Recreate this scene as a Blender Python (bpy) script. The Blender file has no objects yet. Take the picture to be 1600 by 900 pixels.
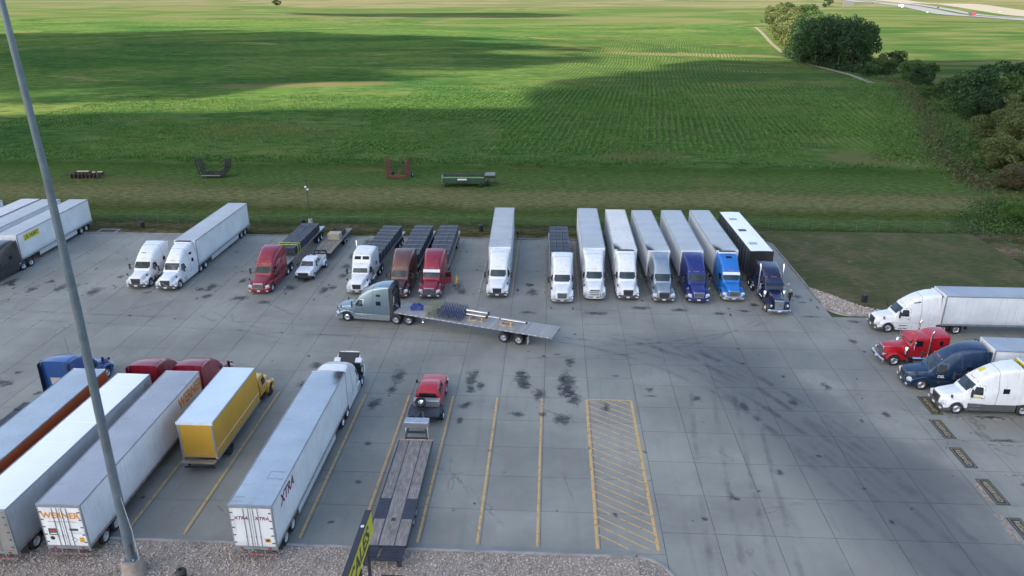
import bpy, bmesh, math, random
import numpy as np
from mathutils import Vector, Matrix
from mathutils.bvhtree import BVHTree
random.seed(7); RS=np.random.RandomState(11)
SC=bpy.context.scene; COL=SC.collection; R=math.radians
# ---------------------------------------------------------------- camera
f_px,pitch,roll,yaw,CH=1168.8,0.38691,-0.00174,-0.05375,32.08
cy,sy,cp,sp=math.cos(yaw),math.sin(yaw),math.cos(pitch),math.sin(pitch)
fw=Vector((sy*cp,cy*cp,-sp)); rt=Vector((cy,-sy,0)); up=rt.cross(fw)
r_=rt*math.cos(roll)+up*math.sin(roll); u_=-rt*math.sin(roll)+up*math.cos(roll)
cam=bpy.data.cameras.new('camera'); cam.sensor_width=36; cam.lens=f_px/1600*36; cam.clip_start=.5; cam.clip_end=9000
co=bpy.data.objects.new('camera',cam); COL.objects.link(co)
co.matrix_world=Matrix(((r_.x,u_.x,-fw.x,0),(r_.y,u_.y,-fw.y,0),(r_.z,u_.z,-fw.z,CH),(0,0,0,1)))
SC.camera=co
# ---------------------------------------------------------------- sky, sun, exposure
SUN_EL,SUN_AZ=R(40),R(232)          # azimuth clockwise from +Y
sun_dir=Vector((math.sin(SUN_AZ)*math.cos(SUN_EL),math.cos(SUN_AZ)*math.cos(SUN_EL),math.sin(SUN_EL)))
W=bpy.data.worlds.new('World'); SC.world=W; W.use_nodes=True; nt=W.node_tree; nt.nodes.clear()
sk=nt.nodes.new('ShaderNodeTexSky'); sk.sky_type='NISHITA'; sk.sun_disc=False; sk.sun_elevation=SUN_EL; sk.sun_rotation=SUN_AZ
sk.air_density=1.0; sk.dust_density=2.2; sk.ozone_density=1.0
bg=nt.nodes.new('ShaderNodeBackground'); bg.inputs[1].default_value=.10; wo=nt.nodes.new('ShaderNodeOutputWorld')
nt.links.new(sk.outputs[0],bg.inputs[0]); nt.links.new(bg.outputs[0],wo.inputs[0])
sl=bpy.data.lights.new('sun','SUN'); sl.energy=2.8; sl.angle=R(.5); sl.color=(1,.90,.72)
so=bpy.data.objects.new('sun',sl); COL.objects.link(so); so.location=(0,0,200)
so.rotation_euler=sun_dir.to_track_quat('Z','Y').to_euler()
SC.view_settings.view_transform='Standard'; SC.view_settings.look='None'; SC.view_settings.gamma=1; SC.view_settings.exposure=1.9
SC.cycles.max_bounces=6; SC.cycles.transparent_max_bounces=16; SC.cycles.diffuse_bounces=3; SC.cycles.glossy_bounces=3
SC.cycles.caustics_reflective=False; SC.cycles.caustics_refractive=False
# ---------------------------------------------------------------- node helper
class NB:
    def __init__(s,name):
        s.m=bpy.data.materials.new(name); s.m.use_nodes=True; s.t=s.m.node_tree; s.t.nodes.clear()
        s.out=s.t.nodes.new('ShaderNodeOutputMaterial'); s.cache={}
    def n(s,ty,**k):
        x=s.t.nodes.new(ty)
        for a,b in k.items(): setattr(x,a,b)
        return x
    def put(s,sock,v):
        if v is None: return
        if isinstance(v,bpy.types.NodeSocket): s.t.links.new(v,sock)
        else:
            if isinstance(v,(tuple,list)) and len(v)==3 and len(sock.default_value)==4: v=(*v,1)
            sock.default_value=v
    def pos(s):
        if 'p' not in s.cache: s.cache['p']=s.n('ShaderNodeNewGeometry').outputs['Position']
        return s.cache['p']
    def obj(s):
        if 'o' not in s.cache: s.cache['o']=s.n('ShaderNodeTexCoord').outputs['Object']
        return s.cache['o']
    def uv(s):
        if 'u' not in s.cache: s.cache['u']=s.n('ShaderNodeTexCoord').outputs['UV']
        return s.cache['u']
    def xyz(s,v):
        x=s.n('ShaderNodeSeparateXYZ'); s.put(x.inputs[0],v); return x.outputs
    def M(s,op,a,b=None,c=None,clamp=False):
        x=s.n('ShaderNodeMath',operation=op,use_clamp=clamp); s.put(x.inputs[0],a)
        if b is not None: s.put(x.inputs[1],b)
        if c is not None: s.put(x.inputs[2],c)
        return x.outputs[0]
    def scale(s,v,sc,loc=(0,0,0),rot=(0,0,0)):
        x=s.n('ShaderNodeMapping'); s.put(x.inputs[0],v); x.inputs['Scale'].default_value=sc; x.inputs['Location'].default_value=loc; x.inputs['Rotation'].default_value=rot
        return x.outputs[0]
    def noise(s,v,sc,det=3,rough=.55,dist=0):
        x=s.n('ShaderNodeTexNoise'); s.put(x.inputs['Vector'],v); x.inputs['Scale'].default_value=sc; x.inputs['Detail'].default_value=det
        x.inputs['Roughness'].default_value=rough; x.inputs['Distortion'].default_value=dist; return x.outputs['Fac']
    def ramp(s,f,st,interp='LINEAR'):
        x=s.n('ShaderNodeValToRGB'); s.put(x.inputs[0],f); e=x.color_ramp.elements; x.color_ramp.interpolation=interp
        while len(e)<len(st): e.new(.5)
        for el,(p,c) in zip(e,st):
            el.position=p; el.color=(c,c,c,1) if not isinstance(c,tuple) else (*c,1)
        return x.outputs[0]
    def sm(s,v,a,b):
        x=s.n('ShaderNodeMapRange',interpolation_type='SMOOTHSTEP'); s.put(x.inputs[0],v); x.inputs[1].default_value=a; x.inputs[2].default_value=b; return x.outputs[0]
    def mix(s,f,a,b,mode='MIX'):
        x=s.n('ShaderNodeMix',data_type='RGBA',blend_type=mode); s.put(x.inputs[0],f); s.put(x.inputs[6],a); s.put(x.inputs[7],b); return x.outputs[2]
    def bump(s,h,st=.3,d=.02):
        x=s.n('ShaderNodeBump'); s.put(x.inputs['Height'],h); x.inputs['Strength'].default_value=st; x.inputs['Distance'].default_value=d; return x.outputs[0]
    def bsdf(s,col,rough=.6,metal=0,nrm=None,coat=0,spec=.5,alpha=None,out=True):
        x=s.n('ShaderNodeBsdfPrincipled'); s.put(x.inputs['Base Color'],col); s.put(x.inputs['Roughness'],rough); s.put(x.inputs['Metallic'],metal)
        x.inputs['Specular IOR Level'].default_value=spec; x.inputs['Coat Weight'].default_value=coat; x.inputs['Coat Roughness'].default_value=.08
        if nrm is not None: s.put(x.inputs['Normal'],nrm)
        if alpha is not None: s.put(x.inputs['Alpha'],alpha)
        if out: s.t.links.new(x.outputs[0],s.out.inputs[0])
        return x
MATS={}
def matw(name,col,var=.4):
    b=NB(name); P=b.pos(); oi=b.n('ShaderNodeObjectInfo').outputs['Random']; n=b.noise(b.scale(P,(5,.7,5)),1.6,5,.65); n2=b.noise(P,.9,4,.65)
    c=b.mix(b.sm(n,.3,.7),tuple(x*(1-var) for x in col),tuple(x*(1+var*.5) for x in col)); c=b.mix(b.M('MULTIPLY',b.sm(n2,.5,.7),.5),c,(.10,.085,.07)); c=b.mix(b.M('MULTIPLY',oi,.35),c,tuple(x*.6 for x in col))
    b.bsdf(c,.85,nrm=b.bump(n,.3,.01)); MATS[name]=b.m; return b.m
def mat(name,col,rough=.5,metal=0,coat=0,var=.12,scale=1.5,spec=.5,dirt=0):
    if name in MATS: return MATS[name]
    b=NB(name); o=b.obj()
    n=b.noise(o,scale,4); c=b.mix(b.sm(n,.3,.7),tuple(x*(1-var) for x in col),tuple(min(1,x*(1+var*.6)) for x in col))
    if dirt:
        s=b.noise(b.scale(o,(1.2,1.2,.35)),2.2,5,.65); c=b.mix(b.M('MULTIPLY',b.sm(s,.48,.78),dirt),c,(.16,.14,.12))
    b.bsdf(c,rough,metal,coat=coat,spec=spec,nrm=b.bump(b.noise(o,scale*9,3),.12,.01)); MATS[name]=b.m; return b.m
def panel(name,col,rough=.42,metal=0,dirt=.4):
    if name in MATS: return MATS[name]
    b=NB(name); o=b.obj(); x=b.xyz(o); n=b.noise(o,.45,4); c=b.mix(b.sm(n,.3,.7),tuple(v*.90 for v in col),tuple(min(1,v*1.05) for v in col))
    s=b.noise(b.scale(o,(2.6,2.6,.22)),2.0,6,.7); c=b.mix(b.M('MULTIPLY',b.sm(s,.50,.80),dirt),c,(.20,.18,.155)); lowz=b.M('SUBTRACT',1,b.sm(b.M('ADD',x[2],b.M('MULTIPLY',b.noise(o,1.5,4),.7)),1.3,2.1)); c=b.mix(b.M('MULTIPLY',lowz,dirt*.8),c,(.24,.21,.18))
    sp=b.noise(o,9,5,.75); c=b.mix(b.M('MULTIPLY',b.sm(sp,.62,.75),dirt*.7),c,(.12,.10,.09))
    b.bsdf(c,b.M('MULTIPLY_ADD',n,.2,rough-.08),metal,nrm=b.bump(b.M('ADD',b.noise(o,.9,3),b.M('MULTIPLY',b.noise(o,3.5,2),.3)),.35,.03)); MATS[name]=b.m; return b.m
def paint(name,col,metal=0): return mat('paint_'+name,col,.32,metal,coat=.6,var=.05,dirt=.25)
# ---------------------------------------------------------------- mesh helper
class MB:
    def __init__(s): s.v=[]; s.f=[]
    def box(s,c,d,rz=0,rx=0,taper=1):
        i=len(s.v); m=Matrix.Rotation(rz,3,'Z')@Matrix.Rotation(rx,3,'X')
        for z in (-.5,.5):
            t=taper if z>0 else 1
            for x,y in ((-.5,-.5),(.5,-.5),(.5,.5),(-.5,.5)):
                s.v.append(tuple(m@Vector((x*d[0]*t,y*d[1]*t,z*d[2]))+Vector(c)))
        s.f+=[tuple(i+k for k in q) for q in ((3,2,1,0),(4,5,6,7),(0,1,5,4),(1,2,6,5),(2,3,7,6),(3,0,4,7))]; return s
    def b(s,x0,x1,y0,y1,z0,z1): return s.box(((x0+x1)/2,(y0+y1)/2,(z0+z1)/2),(x1-x0,y1-y0,z1-z0))
    def tube(s,pts,r,n=8,cap=True):
        pts=[Vector(p) for p in pts]; rings=[]
        for k,p in enumerate(pts):
            d=(pts[min(k+1,len(pts)-1)]-pts[max(k-1,0)]).normalized()
            a=d.orthogonal().normalized() if k==0 else (a-d*a.dot(d)).normalized()
            c=d.cross(a); i=len(s.v); rr=r[k] if isinstance(r,(list,tuple)) else r
            for j in range(n):
                t=2*math.pi*j/n; s.v.append(tuple(p+a*rr*math.cos(t)+c*rr*math.sin(t)))
            rings.append(i)
        for a0,b0 in zip(rings,rings[1:]):
            for j in range(n): s.f.append((a0+j,a0+(j+1)%n,b0+(j+1)%n,b0+j))
        if cap: s.f.append(tuple(rings[0]+j for j in range(n))[::-1]); s.f.append(tuple(rings[-1]+j for j in range(n)))
        return s
    def lathe(s,prof,n=24,axis='x',c=(0,0,0)):
        i=len(s.v)
        for j in range(n):
            t=2*math.pi*j/n
            for x,r in prof:
                q=(x,r*math.cos(t),r*math.sin(t)) if axis=='x' else (r*math.cos(t),r*math.sin(t),x)
                s.v.append((q[0]+c[0],q[1]+c[1],q[2]+c[2]))
        m=len(prof)
        for j in range(n):
            for k in range(m-1):
                a=i+j*m+k; b=i+((j+1)%n)*m+k; s.f.append((a,b,b+1,a+1) if axis=='z' else (a,a+1,b+1,b))
        return s
    def prism(s,poly,a,b,axis='x'):
        # poly in the plane normal to axis: x->(y,z) y->(x,z) z->(x,y)
        i=len(s.v); n=len(poly)
        for t in (a,b):
            for p,q in poly: s.v.append({'x':(t,p,q),'y':(p,t,q),'z':(p,q,t)}[axis])
        s.f.append(tuple(range(i,i+n))); s.f.append(tuple(range(i+n,i+2*n))[::-1])
        for k in range(n): s.f.append((i+k,i+n+k,i+n+(k+1)%n,i+(k+1)%n))
        return s
    def loft(s,secs,n=4):
        rings=[]
        for (y,hb,ht,zb,zt,r) in secs:
            r=min(r,ht*.95,(zt-zb)*.6); half=[(hb*.96,zb),(hb,zb+(zt-zb)*.12),(hb,zb+.48*(zt-zb))]
            for k in range(n+1):
                t=math.pi/2*k/n; half.append((ht-r+r*math.cos(t),zt-r+r*math.sin(t)))
            ring=[(x,z) for x,z in half]+[(0,zt+.03)]+[(-x,z) for x,z in half[::-1]]
            i=len(s.v); s.v+=[(x,y,z) for x,z in ring]; rings.append((i,len(ring)))
        for (a,m),(b,_) in zip(rings,rings[1:]):
            for j in range(m): s.f.append((a+j,b+j,b+(j+1)%m,a+(j+1)%m))
        a,m=rings[0]; s.f.append(tuple(a+j for j in range(m))); a,m=rings[-1]; s.f.append(tuple(a+j for j in range(m))[::-1])
        return s
    def mesh(s,name,m=None,smooth=0):
        me=bpy.data.meshes.new(name); me.from_pydata(s.v,[],s.f); me.update()
        bm=bmesh.new(); bm.from_mesh(me); bmesh.ops.recalc_face_normals(bm,faces=bm.faces); bm.to_mesh(me); bm.free()
        if smooth: me.shade_smooth(); me.set_sharp_from_angle(angle=R(smooth))
        if m: me.materials.append(m)
        return me
    def build(s,name,m,parent=None,smooth=0,loc=None,bev=0):
        o=link(name,s.mesh(name,m,smooth),parent)
        if loc: o.location=loc
        if bev: bevel(o,bev)
        return o
def bevel(o,w,seg=1):
    md=o.modifiers.new('bevel','BEVEL'); md.width=w; md.segments=seg; md.limit_method='ANGLE'; md.angle_limit=R(35)
def link(name,me,parent=None):
    o=bpy.data.objects.new(name,me); COL.objects.link(o)
    if parent: o.parent=parent
    return o
def tag(o,label=None,cat=None,group=None,kind=None):
    if label: o['label']=label
    if cat: o['category']=cat
    if group: o['group']=group
    if kind: o['kind']=kind
    return o
def thing(name,label,cat,loc=(0,0,0),rz=0,group=None):
    o=bpy.data.objects.new(name,None); COL.objects.link(o); o.location=loc; o.rotation_euler=(0,0,rz); o.empty_display_size=.5
    return tag(o,label,cat,group)
def copy_tree(o,parent=None):
    c=o.copy(); COL.objects.link(c)
    if parent: c.parent=parent
    for ch in list(o.children): copy_tree(ch,c)
    return c
def put(name,me,parent,loc=(0,0,0),rz=0,sc=(1,1,1)):
    o=link(name,me,parent); o.location=loc; o.rotation_euler=(0,0,rz); o.scale=sc; return o
def quick(name,verts,faces,m,parent=None,uv=None):
    me=bpy.data.meshes.new(name); V=np.asarray(verts,np.float32); F=np.asarray(faces,np.int32); k=F.shape[1]
    me.vertices.add(len(V)); me.vertices.foreach_set('co',V.ravel()); me.loops.add(F.size); me.loops.foreach_set('vertex_index',F.ravel())
    me.polygons.add(len(F)); me.polygons.foreach_set('loop_start',np.arange(0,F.size,k,dtype=np.int32)); me.polygons.foreach_set('loop_total',np.full(len(F),k,np.int32))
    if uv is not None:
        l=me.uv_layers.new(name='UVMap'); l.data.foreach_set('uv',np.asarray(uv,np.float32).ravel())
    me.update(calc_edges=True); me.validate(); me.materials.append(m); return link(name,me,parent)
def patch(bvh,corners,face,off=.012,n=4,m=4,thick=.03):
    """quad patch laid on a body: corners in 2-D, cast along 'front','side+','side-','top'"""
    def ray(a,b):
        if face=='front': o,d=Vector((a,6,b)),Vector((0,-1,0))
        elif face=='back': o,d=Vector((a,-20,b)),Vector((0,1,0))
        elif face=='side+': o,d=Vector((6,a,b)),Vector((-1,0,0))
        elif face=='side-': o,d=Vector((-6,a,b)),Vector((1,0,0))
        else: o,d=Vector((a,b,12)),Vector((0,0,-1))
        h,nn,_,_=bvh.ray_cast(o,d)
        if h is None: return None
        if nn.dot(d)>0: nn=-nn
        return h,(nn-d*.0).normalized(),d
    v=[];c=corners; lo=[]
    for i in range(m+1):
        for j in range(n+1):
            s,t=j/n,i/m
            a=(c[0][0]*(1-s)+c[1][0]*s)*(1-t)+(c[3][0]*(1-s)+c[2][0]*s)*t
            b=(c[0][1]*(1-s)+c[1][1]*s)*(1-t)+(c[3][1]*(1-s)+c[2][1]*s)*t
            h=ray(a,b)
            if h is None: h=(Vector((0,0,0)),Vector((0,0,1)),Vector((0,0,-1))) if not v else (Vector(v[-1]),lo[-1][1],lo[-1][2])
            v.append(tuple(h[0]-h[2]*off)); lo.append(h)
    M=MB(); M.v=v[:]; W1=n+1
    for i in range(m):
        for j in range(n): M.f.append((i*W1+j,i*W1+j+1,(i+1)*W1+j+1,(i+1)*W1+j))
    bd=[j for j in range(n+1)]+[i*W1+n for i in range(1,m+1)]+[m*W1+j for j in range(n-1,-1,-1)]+[i*W1 for i in range(m-1,0,-1)]
    k=len(M.v); M.v+=[tuple(Vector(v[q])+lo[q][2]*thick) for q in bd]
    for q in range(len(bd)): M.f.append((bd[q],bd[(q+1)%len(bd)],k+(q+1)%len(bd),k+q))
    return M
TXT={}
def text(s,size,m,parent,origin,right,upv,name='lettering',bold=.02,depth=.006,align='CENTER',sx=1,shear=0):
    key=(s,bold,align,shear)
    if key not in TXT:
        cu=bpy.data.curves.new('t','FONT'); cu.body=s; cu.size=1; cu.offset=bold; cu.extrude=.0; cu.align_x=align; cu.align_y='CENTER'; cu.shear=shear; cu.resolution_u=3
        o=bpy.data.objects.new('t',cu); COL.objects.link(o); bpy.context.view_layer.update()
        me=bpy.data.meshes.new_from_object(o.evaluated_get(bpy.context.evaluated_depsgraph_get())); COL.objects.unlink(o); bpy.data.objects.remove(o); TXT[key]=me
    me=TXT[key].copy(); me.name=name; me.materials.clear(); me.materials.append(m)
    r=Vector(right).normalized(); u=Vector(upv).normalized(); w=r.cross(u)
    M=Matrix(((r.x*size*sx,u.x*size,w.x,origin[0]),(r.y*size*sx,u.y*size,w.y,origin[1]),(r.z*size*sx,u.z*size,w.z,origin[2]),(0,0,0,1)))
    me.transform(M); return link(name,me,parent)
# ---------------------------------------------------------------- clouds overhead (their shade falls over the lot and parts of the field)
def cloud_mat():
    b=NB('cloud_vapour'); o=b.obj(); x=b.xyz(o); r=b.M('SQRT',b.M('ADD',b.M('MULTIPLY',x[0],x[0]),b.M('MULTIPLY',x[1],x[1])))
    n=b.noise(b.scale(b.pos(),(.011,.020,.015)),1.0,6,.62)
    a=b.sm(b.M('ADD',b.M('SUBTRACT',1.0,r),b.M('MULTIPLY',b.M('SUBTRACT',n,.5),1.9)),.0,.26)
    d=b.n('ShaderNodeBsdfDiffuse'); d.inputs[0].default_value=(.92,.91,.89,1); t=b.n('ShaderNodeBsdfTranslucent'); t.inputs[0].default_value=(.97,.95,.90,1)
    m=b.n('ShaderNodeMixShader'); m.inputs[0].default_value=.5; b.t.links.new(d.outputs[0],m.inputs[1]); b.t.links.new(t.outputs[0],m.inputs[2])
    tr=b.n('ShaderNodeBsdfTransparent'); q=b.n('ShaderNodeMixShader'); b.t.links.new(a,q.inputs[0]); b.t.links.new(tr.outputs[0],q.inputs[1]); b.t.links.new(m.outputs[0],q.inputs[2])
    b.t.links.new(q.outputs[0],b.out.inputs[0]); return b.m
CM=cloud_mat()
CLOUD_H=430
for i,(x,y,rx,ry,rz,lab) in enumerate([(-20,55,330,122,0,'broad flat cloud whose shade covers the whole truck lot'),
      (-330,400,330,170,R(-8),'long cloud shading the far left of the green field'),
      (104,262,88,140,R(-24),'small cloud shading the crop rows in front of the tree line'),
      (235,345,120,42,R(0),'narrow cloud shading the grass right of the trees'),
      (-150,900,160,60,R(5),'thin distant cloud over the far end of the field'),
      (-90,165,120,30,R(6),'thin cloud shading the near edge of the crop')]):
    bm=bmesh.new(); bmesh.ops.create_icosphere(bm,subdivisions=4,radius=1)
    for v in bm.verts:
        k=1+.10*math.sin(5*v.co.x+i)*math.cos(4*v.co.y+2*i)+.06*math.sin(11*v.co.x+7*v.co.y)
        v.co.x*=k; v.co.y*=k; v.co.z=(v.co.z*(1.3 if v.co.z>0 else .35))*k
    me=bpy.data.meshes.new('cloud'); bm.to_mesh(me); bm.free(); me.shade_smooth(); me.materials.append(CM)
    o=link('cloud',me); k=CLOUD_H/sun_dir.z
    o.location=(x+sun_dir.x*k,y+sun_dir.y*k,CLOUD_H); o.scale=(rx*1.12,ry*1.12,26); o.rotation_euler=(0,0,rz); tag(o,lab,None,None,'structure')
# ---------------------------------------------------------------- ground
def gz(x,y):
    if y<150: return -.05
    k=min(1,(y-150)/250); return -.05+k*(1.3*math.sin(x/95+y/160)+.9*math.sin(y/70-x/150)+.5*math.sin(x/41+1.3)*math.sin(y/53)) - k*1.2
def ground_mat():
    b=NB('grass_and_crops'); P=b.pos(); X,Y,Z=b.xyz(P)
    n1=b.noise(P,.06,4,.6); n2=b.noise(P,.35,4,.65); n3=b.noise(b.scale(P,(.5,1.6,1)),1.6,4,.7); nbig=b.noise(b.scale(P,(.006,.012,1)),1,4,.6,.6)
    yw=b.M('ADD',Y,b.M('ADD',b.M('MULTIPLY',b.M('SUBTRACT',n1,.5),9),b.M('MULTIPLY',b.M('SUBTRACT',n2,.5),5)))
    f=b.M('DIVIDE',b.M('SUBTRACT',yw,90),60,clamp=True)    # 90..150
    G=(.074,.124,.042);O=(.135,.150,.072);D=(.024,.046,.015);T=(.19,.155,.11)
    verge=b.ramp(f,[(.0,(.045,.060,.024)),(.09,T),(.13,(.04,.06,.022)),(.165,(.10,.09,.055)),(.2,(.038,.062,.022)),(.27,G),(.33,(.058,.085,.026)),(.42,O),(.50,(.135,.145,.068)),(.56,(.078,.118,.04)),(.64,G),(.74,(.06,.11,.03)),(.82,(.042,.082,.022))])
    verge=b.mix(b.sm(n3,.35,.72),b.mix(1.0,verge,(.55,.60,.55),'MULTIPLY'),b.mix(1.0,verge,(1.35,1.28,1.25),'MULTIPLY'))
    tan=b.sm(b.noise(b.scale(P,(.035,.09,1)),1,4,.6),.58,.72); verge=b.mix(b.M('MULTIPLY',tan,.7),verge,(.115,.108,.055))
    # grassed island right of the lot
    isl=b.M('MULTIPLY',b.M('GREATER_THAN',X,29.2),b.M('LESS_THAN',Y,101.6)); isl=b.M('MULTIPLY',isl,b.M('LESS_THAN',X,58))
    ic=b.mix(b.sm(b.noise(P,.16,4,.6),.4,.66),(.080,.106,.052),(.125,.128,.076)); ic=b.mix(b.sm(b.noise(P,.33,4,.62),.60,.72),ic,(.16,.14,.10))
    ic=b.mix(b.sm(n3,.4,.7),b.mix(1.0,ic,(.72,.72,.7),'MULTIPLY'),ic)
    # crop field
    a=R(7); u=b.M('ADD',b.M('SUBTRACT',b.M('MULTIPLY',X,math.cos(a)),b.M('MULTIPLY',Y,math.sin(a))),b.M('MULTIPLY',b.noise(b.scale(P,(.03,.008,1)),1,2),9))
    row=b.M('MULTIPLY_ADD',b.M('SINE',b.M('MULTIPLY',u,2*math.pi/1.5)),.5,.5)
    rowm=b.M('MULTIPLY',b.M('MULTIPLY',b.sm(Y,150,175),b.M('SUBTRACT',1,b.sm(Y,470,640))),b.sm(b.M('ADD',b.M('MULTIPLY',X,.012),b.noise(P,.02,2)),.0,.75))
    crop=b.mix(b.sm(n2,.3,.7),(.022,.066,.020),(.044,.112,.032))
    crop=b.mix(b.sm(nbig,.36,.60),crop,(.066,.130,.034))
    crop=b.mix(b.sm(b.noise(b.scale(P,(.008,.02,1),(3,7,0)),1,5,.6,.5),.50,.66),crop,(.105,.145,.045))
    crop=b.mix(b.sm(b.noise(b.scale(P,(.010,.035,1),(13,2,0)),1,5,.62,.4),.60,.72),crop,(.21,.19,.095))
    st2=b.noise(b.scale(P,(.10,.26,1),(1,9,0)),1,6,.72); crop=b.mix(b.M('MULTIPLY',b.sm(st2,.50,.64),b.M('MULTIPLY_ADD',b.sm(nbig,.35,.6),.6,.3)),crop,(.115,.15,.055)); st3=b.noise(b.scale(P,(.16,.42,1),(8,2,0)),1,6,.75); crop=b.mix(b.M('MULTIPLY',b.sm(st3,.48,.64),.75),crop,(.018,.054,.018))
    def blob(cx,cy,rx,ry,rot,soft=.5):
        q=b.xyz(b.scale(P,(1,1,1),(-cx,-cy,0))); c,s=math.cos(rot),math.sin(rot)
        ux=b.M('DIVIDE',b.M('ADD',b.M('MULTIPLY',q[0],c),b.M('MULTIPLY',q[1],s)),rx); vy=b.M('DIVIDE',b.M('SUBTRACT',b.M('MULTIPLY',q[1],c),b.M('MULTIPLY',q[0],s)),ry)
        d=b.M('SQRT',b.M('ADD',b.M('MULTIPLY',ux,ux),b.M('MULTIPLY',vy,vy)))
        return b.M('SUBTRACT',1,b.sm(b.M('ADD',d,b.M('MULTIPLY',b.M('SUBTRACT',n1,.5),1.1)),1-soft,1))
    crop=b.mix(b.M('MULTIPLY',blob(-86,262,36,9,R(12)),.75),crop,(.13,.115,.06))
    crop=b.mix(b.M('MULTIPLY',blob(70,405,60,12,R(8)),.8),crop,(.17,.165,.08))
    crop=b.mix(b.M('MULTIPLY',blob(-70,175,26,12,R(0)),.55),crop,(.11,.115,.045))
    crop=b.mix(b.M('MULTIPLY',blob(18,150,12,9,R(0)),.7),crop,(.10,.11,.045))
    crop=b.mix(b.M('MULTIPLY',blob(80,180,20,52,R(-18)),.8),crop,(.088,.165,.038))
    crop=b.mix(b.M('MULTIPLY',blob(60,172,12,8,R(10)),.6),crop,(.11,.16,.05))
    crop=b.mix(b.M('MULTIPLY',blob(66,150,16,9,R(0)),.75),crop,(.115,.12,.055))
    gap=b.mix(b.noise(P,.05,3),(.03,.045,.018),(.085,.09,.04))
    crop=b.mix(b.M('MULTIPLY',b.M('MULTIPLY',b.sm(row,.62,.92),rowm),.75),crop,gap)
    # rough grass and pale stubble far away / right of the trees
    farn=b.noise(b.scale(P,(.003,.012,1),(5,0,0)),1,4,.6)
    past=b.mix(b.sm(b.noise(b.scale(P,(.01,.03,1)),1,5,.65),.35,.65),(.034,.082,.024),(.105,.13,.052))
    side=b.sm(b.M('SUBTRACT',X,b.M('MULTIPLY_ADD',Y,.085,100)),-4,6)
    side=b.M('MULTIPLY',side,b.sm(Y,215,260)); c=b.mix(side,crop,past)
    band=b.M('ADD',Y,b.M('ADD',b.M('MULTIPLY',X,.06),b.M('MULTIPLY',b.M('SUBTRACT',farn,.5),420)))
    c=b.mix(b.sm(band,690,800),c,b.mix(b.sm(farn,.42,.58),(.058,.105,.034),(.105,.125,.055)))
    c=b.mix(b.M('MULTIPLY',b.sm(band,1080,1250),.85),c,b.mix(b.sm(b.noise(b.scale(P,(.0015,.006,1)),1,3),.4,.6),(.15,.145,.09),(.085,.115,.05)))
    c=b.mix(b.sm(b.M('ADD',Y,b.M('MULTIPLY',n1,6)),140,146),verge,c); c=b.mix(isl,c,ic)
    hn=b.M('ADD',b.M('MULTIPLY',n3,.6),b.M('MULTIPLY',n2,.8)); hh=b.M('ADD',hn,b.M('MULTIPLY',b.M('MULTIPLY',row,rowm),-.5))
    b.bsdf(b.mix(1.0,c,(1.12,1.02,.98),'MULTIPLY'),1.0,spec=0,nrm=b.bump(hh,.8,.35)); return b.m
GM=ground_mat()
def ax(a): return np.array(a)
xs=np.concatenate([np.linspace(-5000,-900,12)[:-1],np.linspace(-900,-150,26)[:-1],np.linspace(-150,250,81)[:-1],np.linspace(250,900,22)[:-1],np.linspace(900,5000,12)])
ys=np.concatenate([np.linspace(-600,0,4)[:-1],np.linspace(0,150,6)[:-1],np.linspace(150,700,111)[:-1],np.linspace(700,2000,40)[:-1],np.linspace(2000,7000,10)])
V=[(x,y,gz(x,y)) for y in ys for x in xs]; nx=len(xs)
F=[(j*nx+i,j*nx+i+1,(j+1)*nx+i+1,(j+1)*nx+i) for j in range(len(ys)-1) for i in range(nx-1)]
o=quick('ground',V,F,GM); o.data.shade_smooth(); tag(o,'green farmland with mown verge and crop field beyond the lot','ground',None,'structure'); del o['category']
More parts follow.
